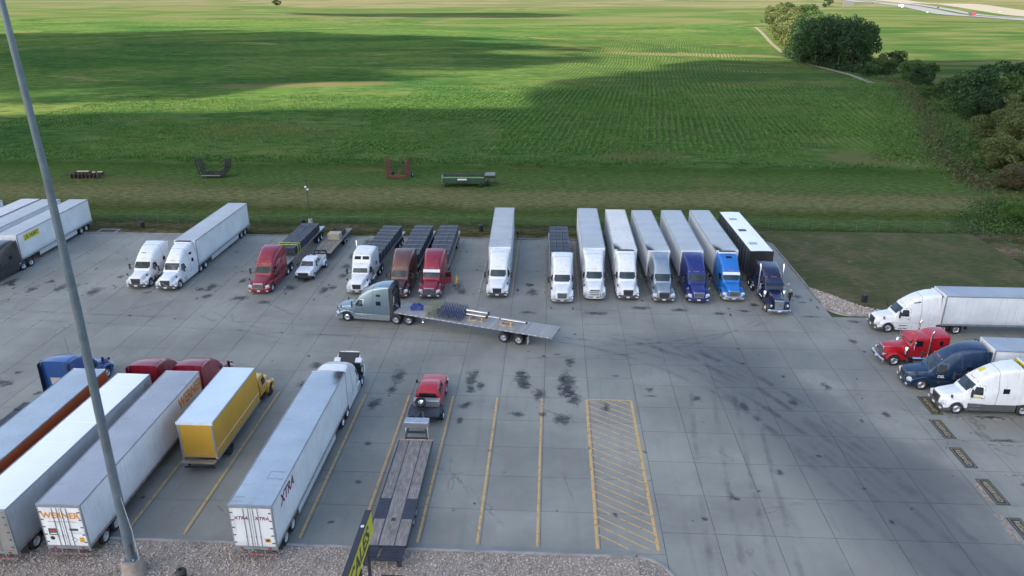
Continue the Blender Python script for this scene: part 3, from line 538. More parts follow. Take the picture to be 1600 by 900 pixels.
def tractor(name,label,x,y,rz,col,style='aero',grille='chrome',bumper=None,lower=None,skirt=True,rims=ALLOY,group='semi tractors parked in the rows',visor=None,stacks=0,roof_col=None,
            bobtail=False,hood_open=False,door_open=False,name_txt=None,extend=None,gcol=None,hoodmirror=BLACKP,reefl=None,bullbar=False,headroof=False,wx=None,sleeperwin=True,antenna=0,roofhatch=False,extras=None):
    root=thing(name,label,'truck',(x,y,0),rz,group)
    cl=style.startswith('classic'); day=style=='day'; hk='classic' if cl else ('day' if day else 'aero'); tall=style=='classic_tall'
    dy=-.3 if tall else 0; lower=lower or col; bumper=bumper or col
    C=MB().loft(CABS[style],5); cab=link('cab',C.mesh('cab',col,40),root); cb=bv(C); back=CABS[style][-1][0]; topz=CABS[style][-1][4]
    H=MB().loft([(a,b_,c,d,e,g) for a,b_,c,d,e,g in (HOODS[hk] if not tall else [(q[0]+(dy if q[0]<-1 else 0),)+q[1:] for q in HOODS[hk]])],5); hb=bv(H)
    hood=link('hood',H.mesh('hood',col,40),root)
    def P(par,c,f,nm,m,off=.012,n=4,mm=3,b=None,th=.04): return link(nm,patch(b or cb,c,f,off,n,mm,th).mesh(nm,m,50),par)
    if not (cl or day): g0=HOODS['aero'][-1]; MB().loft([(-1.97,g0[1]+.012,g0[2]+.012,g0[3],g0[4]+.006,g0[5]),(-1.93,g0[1]+.008,g0[2]+.008,g0[3],g0[4]+.0,g0[5])],5).build('hood_seam',DKG,root); b1=CABS[style][-3]; yb1=b1[0]; MB().loft([(yb1-.012,b1[1]+.008,b1[2]+.008,b1[3],b1[4]+.008,b1[5]),(yb1+.012,b1[1]+.008,b1[2]+.008,b1[3],b1[4]+.008,b1[5])],5).build('sleeper_seam',DKG,root)
    # glazing
    if cl: ws=[(-.84,2.04),(.84,2.04),(.82,2.46),(-.82,2.46)]
    elif day: ws=[(-.84,1.84),(.84,1.84),(.78,2.30),(-.78,2.30)]
    elif style=='studio': ws=[(-.84,1.92),(.84,1.92),(.80,2.38),(-.80,2.38)]
    else: ws=[(-.92,1.93),(.92,1.93),(.82,2.55),(-.82,2.55)]
    P(root,ws,'front','windscreen',GLASSW,.014,8,4)
    for s,fc in ((1,'side+'),(-1,'side-')):
        if cl: w=[(-2.78+dy,1.92),(-3.45+dy,1.92),(-3.45+dy,2.42),(-2.86+dy,2.42)]; d=[(-2.72+dy,1.05),(-3.62+dy,1.05),(-3.62+dy,2.5),(-2.8+dy,2.5)]
        elif day: w=[(-1.70,1.68),(-2.45,1.68),(-2.45,2.2),(-1.84,2.2)]; d=[(-1.62,.95),(-2.6,.95),(-2.6,2.3),(-1.76,2.3)]
        else: w=[(-2.25,1.80),(-3.0,1.80),(-3.0,2.40),(-2.52,2.40)]; d=[(-2.14,1.02),(-3.14,1.02),(-3.14,2.5),(-2.44,2.5)]
        if door_open and s==-1:      # +x on the picture side after the half turn is local -x
            D=MB().b(-.03,.03,-1.05,0,1.0,2.45); dd=D.build('door',col,root,bev=.02); dd.location=(-1.22,-2.15,0); dd.rotation_euler=(0,0,R(-62))
            MB().b(-.045,.045,-.95,-.15,1.8,2.35).build('door_window',GLASS,dd); P(root,w,fc,'door_opening',BLACKP,.01)
        else:
            P(root,[(d[0][0]+.03,d[0][1]-.03),(d[1][0]-.03,d[1][1]-.03),(d[2][0]-.03,d[2][1]+.03),(d[3][0]+.03,d[3][1]+.03)],fc,'door_seal',DKG,.008,3,4); dd=P(root,d,fc,'door',col,.018,3,4); P(dd,w,fc,'door_window',GLASS,.030,3,3)
            MB().b(s*1.22-.02,s*1.22+.02,d[1][0]+.08,d[1][0]+.22,1.5,1.56).build('handle',BLACKP,dd)
        if sleeperwin and not day:
            yy=-4.45 if not cl else -4.8+dy; P(root,[(yy,2.0),(yy-.5,2.0),(yy-.5,2.42),(yy,2.42)] if not cl else [(yy,2.1),(yy-.3,2.1),(yy-.3,2.5),(yy,2.5)],fc,'sleeper_window',GLASS,.016)
            if sleeperwin==2: P(root,[(yy,2.9),(yy-.45,2.9),(yy-.45,3.12),(yy,3.12)],fc,'sleeper_window',GLASS,.016)
    if style=='studio':
        for s in (-1,1): P(root,[(s*.10,3.1),(s*.86,3.1),(s*.80,3.42),(s*.10,3.42)] if s>0 else [(-.86,3.1),(-.10,3.1),(-.10,3.42),(-.80,3.42)],'front','upper_window',GLASS,.02)
    if roofhatch: P(root,[(-.34,-4.0),(.34,-4.0),(.30,-4.35),(-.30,-4.35)],'top','roof_window',GLASS,.03)
    if visor:
        v=MB(); zt=ws[2][1]; yv=-2.42 if not (cl or day) else (-2.6+dy if cl else -1.7); v.prism([(yv+.02,zt+.08),(yv+.34,zt-.12),(yv+.36,zt-.09),(yv+.04,zt+.13)],-.93,.93,'x'); v.build('sun_visor',visor,root)
    # grille
    ymx=-.05 if not cl else -.3
    if cl: gw,gz0,gz1=.50,.62,1.60
    elif day: gw,gz0,gz1=.42,.66,1.26
    else: gw,gz0,gz1=.55,.52,1.34
    if extras=='volvo': gw,gz1=.56,1.34
    gs=MB().prism([(-gw*.86,gz0),(gw*.86,gz0),(gw,gz1-.06),(gw*.92,gz1),(-gw*.92,gz1),(-gw,gz1-.06)],ymx-.12,ymx,'y'); gsur=gs.build('grille',CHROME if grille=='chrome' else (col if grille=='paint' else DKG),hood,bev=.015)
    gi=MB().prism([(-gw*.78,gz0+.06),(gw*.78,gz0+.06),(gw*.90,gz1-.09),(-gw*.90,gz1-.09)],ymx-.05,ymx+.008,'y').build('grille_mesh',BLACKP if grille!='chrome' else DKG,hood)
    sl=MB(); nb=5 if not cl else 9
    if cl and not tall:
        for k in range(9): xx=-gw*.72+k*gw*.18; sl.b(xx-.012,xx+.012,ymx,ymx+.03,gz0+.08,gz1-.1)
    else:
        for k in range(nb): zz=gz0+.12+k*(gz1-gz0-.24)/(nb-1); sl.b(-gw*.8,gw*.8,ymx,ymx+.03,zz-.016-(.02 if tall else 0),zz+.016+(.02 if tall else 0))
    sl.build('grille_bars',CHROME if grille=='chrome' else BLACKP,hood)
    if extras=='volvo': MB().prism([(-gw*.8,gz0+.12),(-gw*.72,gz0+.06),(gw*.8,gz1-.2),(gw*.74,gz1-.13)],ymx,ymx+.045,'y').build('grille_slash',ALLOY,hood)
    if gcol: MB().b(-.1,.1,ymx,ymx+.05,gz1-.14,gz1-.06).build('badge',REDL,hood)
    # wings, lamps, bumper
    ya=-1.25 if not cl else -1.15
    if day: ya=-1.0
    for s in (-1,1):
        r=.58; arch=[(ya+r*math.cos(R(a)),.5+r*math.sin(R(a))) for a in range(5,176,17)]
        if cl: out=[(ya-1.15+dy,.62),(ya-1.15+dy,.75),(ya-.62,1.05),(ya-.2,1.24),(ya+.25,1.22),(ya+.60,1.02),(ya+.70,.62)]
        elif day: out=[(ya-.72,.55),(ya-.62,1.1),(ya-.2,1.26),(ya+.3,1.2),(ya+.7,1.0),(ya+.82,.6)]
        else: out=[(ya-.85,.55),(ya-.78,1.05),(ya-.3,1.27),(ya+.2,1.24),(ya+.7,1.06),(ya+1.02,.82),(ya+1.05,.55)]
        poly=out+arch
        wg=MB().prism(poly,s*.62,s*(1.20 if not cl else 1.17),'x'); wgo=wg.build('front_wing',col,root); md=wgo.modifiers.new('bevel','BEVEL'); md.width=.09; md.segments=2; md.limit_method='ANGLE'; md.angle_limit=R(60)
        if cl:
            MB().lathe([(-.1,0),(-.1,.12),(.10,.13),(.12,.11),(.12,0)],12,'x').build('headlight',CHROME,root).matrix_local=Matrix.Translation((s*.84,-.36,1.02))@Matrix.Rotation(R(90),4,'Z')
            MB().lathe([(0,0),(0,.105),(.01,.105),(.012,0)],12,'x').build('headlamp_glass',LENS,root).matrix_local=Matrix.Translation((s*.84,-.23,1.02))@Matrix.Rotation(R(90),4,'Z')
        else:
            hp=[(.60,.82),(1.06,.72),(1.15,.92),(1.04,1.20),(.68,1.12)]; yl=ya+.98 if not day else ya+.80
            hl=MB().prism([(s*a,b_) for a,b_ in hp],-.20,.06,'y'); o=hl.build('headlight',LENS,root,bev=.03); o.location=(0,yl,-.02); o.rotation_euler=(R(-24),0,R(-22*s))
            if hoodmirror and not day:
                hm=MB().tube([(s*.98,-.95,1.28),(s*1.12,-.72,1.52)],.02,5); hm.box((s*1.13,-.70,1.60),(.16,.10,.22)); hm.build('hood_mirror',hoodmirror,root)
    yb=0
    if cl: bp=[(-1.2,-.30),(-1.2,-.12),(-.9,0),(.9,0),(1.2,-.12),(1.2,-.30),(.9,-.14),(-.9,-.14)]; z0,z1=.34,(.70 if not tall else .66)
    else: bp=[(-1.21,-.80),(-1.17,-.34),(-.92,-.08),(-.45,0),(.45,0),(.92,-.08),(1.17,-.34),(1.21,-.80),(1.0,-.8),(.8,-.3),(-.8,-.3),(-1.0,-.8)]; z0,z1=.30,.72
    bo=MB().prism(bp,z0,z1,'z').build('bumper',bumper,root,bev=.05)
    if not cl: MB().b(-.55,.55,-.01,.012,.40,.52).build('air_intake',BLACKP,bo); [MB().b(s*.95-.12,s*.95+.12,-.12,-.03,.44,.54).build('fog_lamp',LENS,bo) for s in (-1,1)]
    else:
        hl=MB(); [hl.b(-1.0+k*.28-.07,-1.0+k*.28+.07,0,.012,.40,.48) for k in range(8)]; hl.build('bumper_lamps',BLACKP,bo)
    MB().b(-.17,.17,.012,.024,.44,.60).build('number_plate',PLATE,bo)
    if bullbar:
        bb=MB(); [bb.tube([(-.85,.16,z),(-.75,.24,z),(.75,.24,z),(.85,.16,z)],.035,6) for z in (.5,.75,1.0,1.22)]; [bb.tube([(s*.62,.24,.42),(s*.62,.24,1.25)],.04,6) for s in (-1,1)]; [bb.tube([(s*1.05,.02,.45),(s*1.12,.0,.8),(s*.85,.16,1.1)],.035,6) for s in (-1,1)]
        bb.build('bull_bar',CHROME,root)
    # flanks
    for s in (-1,1):
        if day: MB().b(s*1.0-.16,s*1.0+.16,-2.5,-1.75,.42,.62).build('step',FRAME,root); continue
        if skirt:
            pr=[(-1.95,.34),(-2.05,.96),(back+.05,.96),(back+.05,.34)]; sk_=MB().prism([(a+dy,b_) for a,b_ in pr],s*.80,s*1.20,'x').build('side_fairing',lower,root,bev=.03)
            for z in (.50,.78): MB().b(s*1.2-.015,s*1.2+.02,-3.0,-2.2,z,z+.07).build('step',ALLOY if lower!=col else BLACKP,sk_)
        else:
            tk=MB().lathe([(-3.9+dy if cl else -4.6,0),(-3.88+dy if cl else -4.58,.31),(-2.7+dy if cl else -2.9,.31),(-2.68+dy if cl else -2.88,0)],16,'x'); o=tk.build('fuel_tank',CHROME if cl else ALLOY,root,smooth=50); o.matrix_local=Matrix.Translation((s*.98,0,.62))@Matrix.Rotation(R(90),4,'Z')
            MB().b(s*.98-.2,s*.98+.2,-2.65+dy,-2.2+dy,.45,.55).build('step',FRAME,root)
            MB().b(s*1.0-.16,s*1.0+.16,-5.5+dy,-4.1+dy,.45,.95).build('tool_box',ALLOY if cl else BLACKP,root,bev=.02)
        mm=MB(); my=-2.0 if not cl else -2.55+dy
        if day: my=-1.6
        mz=1.95 if not cl else 2.05; mm.box((s*1.47,my,mz+.12),(.20,.12,.66)); mm.tube([(s*1.05,my-.15,mz-.05),(s*1.42,my,mz-.1)],.03,5); mm.tube([(s*1.05,my-.2,mz+.4),(s*1.42,my,mz+.35)],.025,5)
        mo=mm.build('wing_mirror',BLACKP if not cl else CHROME,root,bev=.03); MB().b(s*1.47-.085,s*1.47+.085,my-.075,my-.062,mz-.15,mz+.38).build('mirror_glass',ALLOY,mo)
        if not (cl or day) and extend is not False:
            MB().prism([(back+.02,1.0),(back-.42,1.05),(back-.34,topz-.12),(back+.02,topz-.04)],s*1.20,s*1.235,'x').build('side_extender',extend or col,root)
        if s in ({0:[],1:[1],2:[-1,1]}[stacks]):
            yk=(-4.02+dy) if tall else -3.97; yk=yk if cl else -6.0
            st=MB().tube([(s*1.22,yk,1.0),(s*1.22,yk,topz+.25),(s*1.24,yk-.12,topz+.5)],[.09,.085,.08],10); st.build('exhaust_stack',CHROME,root,smooth=50)
        if cl: MB().lathe([(1.15,0),(1.15,.19),(1.75,.19),(1.85,.12),(1.86,0)],14,'z',(s*.98,-2.15+dy,0)).build('air_cleaner',CHROME,root,smooth=40)
    # roof lights, horn
    ml=MB(); yl,zl=( -2.62,2.80) if not (cl or day) else ((-2.92+dy,2.73) if cl and not tall else ((-3.4,3.04) if tall else (-1.98,2.55)))
    for k in (-.75,-.2,0,.2,.75): ml.box((k,yl,zl),(.10,.06,.05))
    tag(ml.build('marker_lights',AMB,root),kind='stuff')
    wp=MB(); [wp.tube([(x0,-1.88 if not cl else -2.5+dy,1.94 if not cl else 2.03),(x0+.42,-2.03 if not cl else -2.56+dy,2.18 if not cl else 2.24)],.012,4) for x0 in (-.6,.05)]
    if not day: tag(wp.build('wipers',BLACKP,root),kind='stuff')
    if antenna: MB().tube([(-1.15,-2.3,2.4),(-1.2,-2.35,4.3)],.012,4).build('antenna',BLACKP,root)
    # chassis and running gear
    fr=MB(); end=back-2.35 if not day else -9.5; [fr.b(s*.43-.05,s*.43+.05,end,-.6,.72,.98) for s in (-1,1)]
    for yy in (-1.3,back-.3,back-1.0,back-1.7,end+.1): fr.b(-.4,.4,yy-.06,yy+.06,.75,.93)
    fr.build('chassis',FRAME,root)
    for s in (-1,1): wheel(root,s*1.03,ya,False,rims)
    if not day:
        for yy in (back-.55,back-1.88):
            ax_=MB().tube([(-.8,yy,.52),(.8,yy,.52)],.09,8).build('axle',FRAME,root)
            for s in (-1,1): wheel(root,s*.93,yy,True,rims)
        for s in (-1,1):
            mf=MB().b(s*.93-.3,s*.93+.3,end-.02,end,.2,.95).build('mudflap',BLACKP,root)
            if bobtail or style!='aero': MB().prism([(back-.55+.6*math.cos(R(a)),.5+.6*math.sin(R(a))) for a in range(20,161,20)]+[(back-.55+.57*math.cos(R(a)),.5+.57*math.sin(R(a))) for a in range(160,19,-20)],s*.65,s*1.22,'x').build('mudguard',ALLOY,root)
        fw_=MB().lathe([(1.0,0),(1.0,.42),(1.14,.46),(1.15,0)],14,'z',(0,back-1.2,0)); fw_.build('fifth_wheel',FRAME,root)
        dk=MB().b(-.9,.9,back-.5,back-.05,.98,1.03); dk.tube([(-.2,back-.1,1.0),(-.2,back-.12,1.9),(-.1,back-.5,1.5)],.03,5); dk.tube([(.2,back-.1,1.0),(.2,back-.12,1.8),(.1,back-.55,1.45)],.025,5); dk.build('deck_plate',ALUM,root)
        if headroof: # back wall rack with load bars and chains
            hr=MB().b(-1.1,1.1,back-.22,back-.12,1.1,3.2); [hr.tube([(x_,back-.24,1.5),(x_+.25,back-.26,2.9)],.03,5) for x_ in (-.8,-.4,0,.4)]; hr.build('headache_rack',BLACKP,root); hb_=MB(); [hb_.tube([(-.9,back-.28,2.0+.28*k),(-.45,back-.28,2.25+.28*k)],.035,5) for k in range(3)]; hb_.build('load_bars',ALLOY,root)
    if hood_open:
        MB().prism([(-.12,.40),(-2.0,.54),(-2.0,.48),(-.12,.34)],-1.10,1.10,'x').b(-.90,.90,-2.0,-1.955,.50,1.64).build('hood_liner',BLACKP,hood)
        hood.matrix_local=Matrix.Translation((0,-.25,.75))@Matrix.Rotation(R(-62),4,'X')@Matrix.Translation((0,.25,-.75))
        for c in [c for c in root.children if c.name.startswith(('front_wing','headlight','hood_mirror'))]: c.matrix_parent_inverse=Matrix(); c.matrix_local=Matrix.Translation((0,-.25,.75))@Matrix.Rotation(R(-62),4,'X')@Matrix.Translation((0,.25,-.75))@c.matrix_basis
        en=MB().b(-.36,.36,-1.9,-.75,.75,1.42); en.b(-.48,.48,-.72,-.55,.6,1.45); en.tube([(.36,-1.7,1.3),(.6,-1.2,1.35),(.5,-.7,1.2)],.08,7); en.tube([(-.36,-1.7,1.3),(-.62,-1.3,1.4),(-.5,-.7,1.2)],.07,7); en.build('engine',FRAME,root,bev=.03); [MB().b(s*.85-.12,s*.85+.12,-1.75,-.8,1.02,1.06).build('inner_wing',BLACKP,root) for s in (-1,1)]
    return root,cb,hb
# ---------------------------------------------------------------- trailers
def running_gear(root,ys,rm,flap=True,z=0):
    for yy in ys:
        MB().tube([(-.8,yy,.52+z),(.8,yy,.52+z)],.08,8).build('axle',FRAME,root)
        for s in (-1,1): wheel(root,s*.93,yy,True,rm)
    MB().b(-.55,.55,min(ys)-.7,max(ys)+.7,.80,1.0).build('bogie_frame',FRAME,root)
    if flap: [MB().b(s*.93-.3,s*.93+.3,min(ys)-.74,min(ys)-.72,.18,.9).build('mudflap',BLACKP,root) for s in (-1,1)]
def trailer(label,rear,front,L=16.15,wall=TWHITE,roof=TGREY,rm=STEELR,skirt=False,reefer=False,ribs=0,h=4.11,side_m=None,rail=RAIL,door=None,axles=(1.6,2.85),w=2.59,floor=1.15,side_posts=0,soot=False,group='box trailers parked in the rows',name='box_trailer',gear=True,front_m=None,seams=True):
    dx,dy=front[0]-rear[0],front[1]-rear[1]; root=thing(name,label,'trailer',(rear[0],rear[1],0),math.atan2(-dx,dy),group); q=w/2; side_m=side_m or wall; door=door or wall
    for s in (-1,1):
        sw=MB().b(s*q-.05 if s>0 else -q,q if s>0 else -q+.05,.06,L-.06,floor,h-.10).build('side_wall',side_m,root)
        if seams:
            sm_=MB(); k=1.22
            while k<L-.4: sm_.b(s*q-.006,s*q+.006,k-.02,k+.02,floor+.05,h-.12); k+=1.22
            sm_.build('wall_seams',side_m if not side_posts else ALUM,sw)
        tr=MB().b(s*q-.05,s*q+.012,0,L,h-.11,h+.0).build('top_rail',rail,root,bev=.008); br=MB().b(s*q-.06,s*q+.014,0,L,floor-.16,floor+.03).build('bottom_rail',rail,root)
        lt=MB(); [lt.b(s*(q+.014)-.006,s*(q+.014)+.006,yy-.06,yy+.06,floor-.10,floor-.04) for yy in np.linspace(.5,L-.5,7)]; lt.build('side_lamps',AMB,br)
        tp_=MB(); [tp_.b(s*(q+.014)-.005,s*(q+.014)+.005,yy-.12,yy+.12,floor-.10,floor-.05) for yy in np.arange(.8,L-.3,.75)]; tp_.build('reflective_tape',REDL,br); rv=MB(); [rv.b(s*(q+.014)-.004,s*(q+.014)+.004,yy-.05,yy+.05,floor-.02,floor+.02) for yy in np.arange(1,L-.3,1.22)]; rv.build('rivet_tabs',DKG,br)
        if skirt: MB().b(s*(q-.06)-.015,s*(q-.06)+.015,axles[1]+1.1,L-3.6,.42,floor-.16).build('side_skirt',TWHITE,root)
    rf=MB(); n=max(1,int(L/.61)); hq=q-.04
    for k in range(n+1):      # slightly sagging sheet between bows
        yy=.04+(L-.08)*k/n; rf.v+=[(-hq,yy,h-.015),(-hq*.5,yy,h+.012),(0,yy,h+.02),(hq*.5,yy,h+.012),(hq,yy,h-.015)]
        if k: a=5*(k-1); rf.f+=[(a+j,a+5+j,a+6+j,a+1+j) for j in range(4)]
    ro=link('roof',rf.mesh('roof',roof),root)
    if ribs:
        rb=MB(); [rb.b(-hq,hq,yy-.03,yy+.03,h-.02,h+.045) for yy in np.arange(.5,L-.2,ribs)]; rb.build('roof_bows',roof,ro)
    else:
        rb=MB(); [rb.b(-hq,hq,yy-.008,yy+.008,h-.0,h+.024) for yy in np.arange(1.9,L-.2,2.44)]; rb.build('roof_seams',roof,ro)
    MB().b(-q-.005,q+.005,L-.05,L+.03,floor-.1,h+.004).build('front_wall',front_m or wall,root,bev=.02)
    for s in (-1,1): MB().b(s*q-.04,s*q+.012,L-.08,L+.036,floor-.15,h+.006).build('corner_post',rail,root)
    rfm=MB(); rfm.b(-q-.01,q+.01,-.05,.06,h-.16,h+.012); rfm.b(-q-.01,q+.01,-.05,.06,floor-.22,floor+.02); [rfm.b(s*q-.07 if s>0 else -q-.01,q+.01 if s>0 else -q+.07,-.05,.06,floor+.02,h-.16) for s in (-1,1)]; rfm.build('rear_frame',rail,root)
    for s in (-1,1):
        d=MB().b(min(s*.015,s*(q-.08)),max(s*.015,s*(q-.08)),-.055,0,floor+.04,h-.19).build('rear_door',door,root)
        for xx in (.14,.42): lk=MB().tube([(s*xx,-.08,floor-.02),(s*xx,-.08,h-.2)],.018,6); lk.box((s*xx,-.085,floor+.75),(.05,.04,.14)); lk.build('lock_rod',rail,d)
        hg=MB(); [hg.b(s*(q-.16)-.09,s*(q-.16)+.07,-.075,-.05,z-.035,z+.035) for z in np.linspace(floor+.3,h-.5,5)]; hg.build('hinges',DKG,d)
        MB().b(s*.85-.09,s*.85+.09,-.065,-.045,floor-.17,floor-.06).build('tail_light',REDL,root)
    bp=MB(); bp.b(-1.2,1.2,-.03,.05,.48,.60); [bp.b(s*.5-.04,s*.5+.04,0,.06,.6,floor-.1) for s in (-1,1)]; bo=bp.build('rear_guard',RAIL,root); st=MB(); [st.b(-1.15+k*.3,-1.0+k*.3,-.034,-.028,.50,.58) for k in range(8)]; st.build('reflective_tape',REDL,bo)
    fb=MB(); fb.b(-q+.06,q-.06,.1,L-.05,floor-.10,floor-.02); [fb.b(-q+.08,q-.08,yy-.04,yy+.04,floor-.2,floor-.1) for yy in np.arange(.6,L,1.2)]; fb.build('floor_frame',FRAME,root)
    if gear:
        running_gear(root,axles,rm)
        for s in (-1,1): lg=MB().b(s*.6-.06,s*.6+.06,L-2.9,L-2.75,.42,floor-.1); lg.b(s*.6-.12,s*.6+.12,L-2.95,L-2.7,.38,.43); lg.build('landing_leg',FRAME,root)
    if reefer:
        ru=MB().b(-1.0,1.0,L+.03,L+.48,2.05,h-.02).build('cooling_unit',WHT,root,bev=.06); MB().b(-.85,.85,L+.1,L+.50,3.25,h-.22).build('cooling_grille',BLACKP,ru); MB().b(-.75,.75,L+.1,L+.49,2.3,2.9).build('cooling_panel',DKG,ru)
        MB().prism([(-.95,h-.02),(-.8,h+.02),(.8,h+.02),(.95,h-.02)],L+.05,L+.46,'y').build('fan_shroud',BLACKP,ru)
    else:
        fx=MB(); fx.b(-.25,.25,L+.03,L+.08,1.5,1.75); fx.b(-.9,-.6,L+.03,L+.07,1.4,1.9); fx.build('air_lines_box',DKG,root)
    if soot:
        i=quick('soot_patch',[(q-1.5,L-3.6,h+.032),(q-.05,L-3.6,h+.032),(q-.05,L+.0,h+.032),(q-1.5,L+.0,h+.032)],[(0,1,2,3)],SOOT,root,[(0,0),(1,0),(1,1),(0,1)])
    return root
b=NB('soot_film'); U=b.xyz(b.uv()); o_=b.obj(); a=b.sm(b.M('ADD',b.M('MULTIPLY',U[0],b.M('MULTIPLY',U[1],1.25)),b.M('MULTIPLY',b.M('SUBTRACT',b.noise(o_,2,4),.5),.35)),.35,.95); b.bsdf((.03,.03,.035),.8,alpha=b.M('MULTIPLY',a,.9)); SOOT=b.m
def flatbed(label,rear,front,L=14.6,z=1.42,deck=ALUM,planks=10,group='flatbed trailers',rm=ALLOY,axles=(1.6,2.9),w=2.59,head=False,rub=True,name='flatbed_trailer',lights=False):
    dx,dy=front[0]-rear[0],front[1]-rear[1]; root=thing(name,label,'trailer',(rear[0],rear[1],0),math.atan2(-dx,dy),group); q=w/2
    pw=(w-.12)/planks
    me=MB().b(-pw/2+.008,pw/2-.008,0,L,-.05,0).mesh('deck_plank',deck)
    for k in range(planks): put('deck_plank',me,root,(-q+.06+pw*(k+.5),0,z+random.uniform(-.004,.004)))
    for s in (-1,1):
        rr_=MB().b(s*(q-.03)-.03,s*(q-.03)+.03,0,L,z-.16,z+.004).build('side_rail',RAIL if deck!=WOOD else STEELB,root)
        st=MB(); [st.b(s*(q+.003)-.004,s*(q+.003)+.004,yy,yy+.25,z-.12,z-.06) for yy in np.arange(.3,L-.3,.6)]; st.build('reflective_tape',PLATE if lights else REDL,rr_)
        MB().b(s*.45-.06,s*.45+.06,.1,L-.1,z-.5,z-.06).build('main_beam',FRAME,root)
        lg=MB().b(s*.7-.06,s*.7+.06,L-3.0,L-2.85,.5,z-.1); lg.b(s*.7-.13,s*.7+.13,L-3.05,L-2.8,.46,.5); lg.build('landing_leg',ALLOY,root)
    cm=MB(); [cm.b(-q+.06,q-.06,yy-.04,yy+.04,z-.16,z-.055) for yy in np.arange(.05,L,.9)]; cm.build('cross_members',FRAME,root)
    running_gear(root,axles,rm); MB().b(-q,q,-.05,0,z-.3,z-.001).build('rear_sill',RAIL,root); [MB().b(s*.95-.15,s*.95+.15,-.065,-.05,z-.25,z-.12).build('tail_light',REDL,root) for s in (-1,1)]
    if head:
        hh=MB().b(-q,q,L-.02,L+.06,z-.05,z+1.1); hh.build('headboard',ALUM,root)
    return root
def to_world(root,p): 
    c,s=math.cos(root.rotation_euler.z),math.sin(root.rotation_euler.z); l=root.location; return (l.x+p[0]*c-p[1]*s,l.y+p[0]*s+p[1]*c,l.z+(p[2] if len(p)>2 else 0))
def load_bundles(label,tr,y0,y1,z,cols=3,rows=7,h=1.15,straps=8,w=2.4,group='strapped loads of dark bundles on flatbeds',smat=STRAPG):
    L=y1-y0; p=to_world(tr,(0,y0,z)); root=thing('strapped_load',label,'load',p,tr.rotation_euler.z,group)
    bw,bl=w/cols,L/rows
    def one():
        m=MB(); 
        for a in range(4):
            for c in range(4): m.b(-bw/2+.02+a*(bw-.04)/4+.012,-bw/2+.02+(a+1)*(bw-.04)/4-.012,-bl/2+.04,bl/2-.04,c*h/4+.015,(c+1)*h/4-.015)
        return m.mesh('bundle',BUND)
    me=one()
    for i in range(cols):
        for j in range(rows): o=put('bundle',me,root,(-w/2+bw*(i+.5),bl*(j+.5),.03+random.uniform(-.012,.012)),random.uniform(-.008,.008))
    for k in range(straps):
        yy=L*(k+.5)/straps+random.uniform(-.12,.12); s=MB(); s.b(-w/2-.02,w/2+.02,yy-.04,yy+.04,h+.04,h+.055); [s.b(t*(w/2+.02)-.008,t*(w/2+.02)+.008,yy-.04,yy+.04,-.1,h+.05) for t in (-1,1)]; s.build('strap',smat,root)
    return root
BUND=mat('dark_coated_steel',(.050,.052,.068),.5,.2,var=.45,scale=1.6)
# ---------------------------------------------------------------- far row
PI=math.pi
MAR=paint('maroon_red',(.24,.006,.022),.1); BRN=paint('copper_brown',(.17,.075,.055),.5); DRK=paint('dark_maroon',(.07,.022,.026),.3); NAVY=paint('royal_blue',(.010,.022,.16),.2); SKYB=paint('bright_blue',(.01,.16,.52),.15)
DNAVY=paint('deep_navy',(.012,.016,.055),.3); SILV=paint('silver',(.38,.43,.47),.75); STEELBL=paint('steel_blue',(.19,.27,.33),.6); TEALB=paint('dark_teal_blue',(.010,.036,.09),.35); RED=paint('bright_red',(.42,.010,.02),.1); BLK2=paint('black',(.022,.022,.025)); YELP=paint('bus_yellow',(.62,.33,.03))
ORG=panel('orange_trailer_side',(.46,.09,.025),.45,0,.25); YELB=panel('yellow_box_side',(.52,.29,.03),.45,0,.35); BLUP=paint('mid_blue',(.012,.075,.27),.2); ICE=mat('pale_blue_roof',(.58,.68,.76),.45,var=.06,scale=.4)
LR=mat('lettering_dark_red',(.20,.015,.05),.5); LO=mat('lettering_orange',(.72,.28,.03),.5); LK=mat('lettering_black',(.03,.03,.035),.5); LY=mat('decal_yellow',(.66,.55,.05),.5); LW=mat('lettering_white',(.75,.75,.75),.5); LOL=mat('lettering_olive',(.30,.30,.12),.5)
def decal(root,bvh_,c,f,nm,m,off=.02,n=3,mm=2): return link(nm,patch(bvh_,c,f,off,n,mm,.01).mesh(nm,m),root)
rowg='semi tractors nosed out along the far kerb'
t1,c1,h1=tractor('semi_truck','white bobtail semi tractor without trailer, leftmost tractor of the far row, olive lettering above windscreen',-46.6,75.9,PI,WHT,'aero','black',bumper=DKG,lower=WHT,skirt=False,group=rowg,sleeperwin=True,bobtail=True,extras='intl')
decal(t1,c1,[(-.1,3.30),(.5,3.30),(.5,3.37),(-.1,3.37)],'front','roof_badge',LOL)
t2,c2,_=tractor('semi_truck','white semi tractor with slashed black grille beside the bobtail, pulling a refrigerated trailer',-43.0,75.5,PI-.0,WHT,'swept','black',bumper=DKG,extras='volvo',group=rowg,sleeperwin=2)
trailer('white refrigerated trailer behind the slashed-grille white tractor, left of the maroon rig',(-43.1,97.6),(-43.0,81.5),reefer=True,skirt=True,ribs=0,rail=RAIL)
tractor('semi_truck','maroon semi tractor with chrome grille left of the white pickup',-32.2,75.1,PI,MAR,'aero',antenna=1,group=rowg,skirt=True,sleeperwin=0,bobtail=True)
f3=flatbed('flatbed trailer carrying black covered load with yellow straps at its front',(-32.0,96.2),(-32.2,81.3),14.9)
ld=load_bundles('black load with two yellow straps on the flatbed left of the white pickup',f3,1.8,11.9,1.42,2,4,.95,3,smat=BLACKP)
ysm=MB()
for yy in (10.2,10.9): ysm.b(-1.3,1.3,yy-.06,yy+.06,1.42+.99+.05,1.42+1.06); [ysm.b(t*1.29-.012,t*1.29+.012,yy-.06,yy+.06,1.3,2.5) for t in (-1,1)]
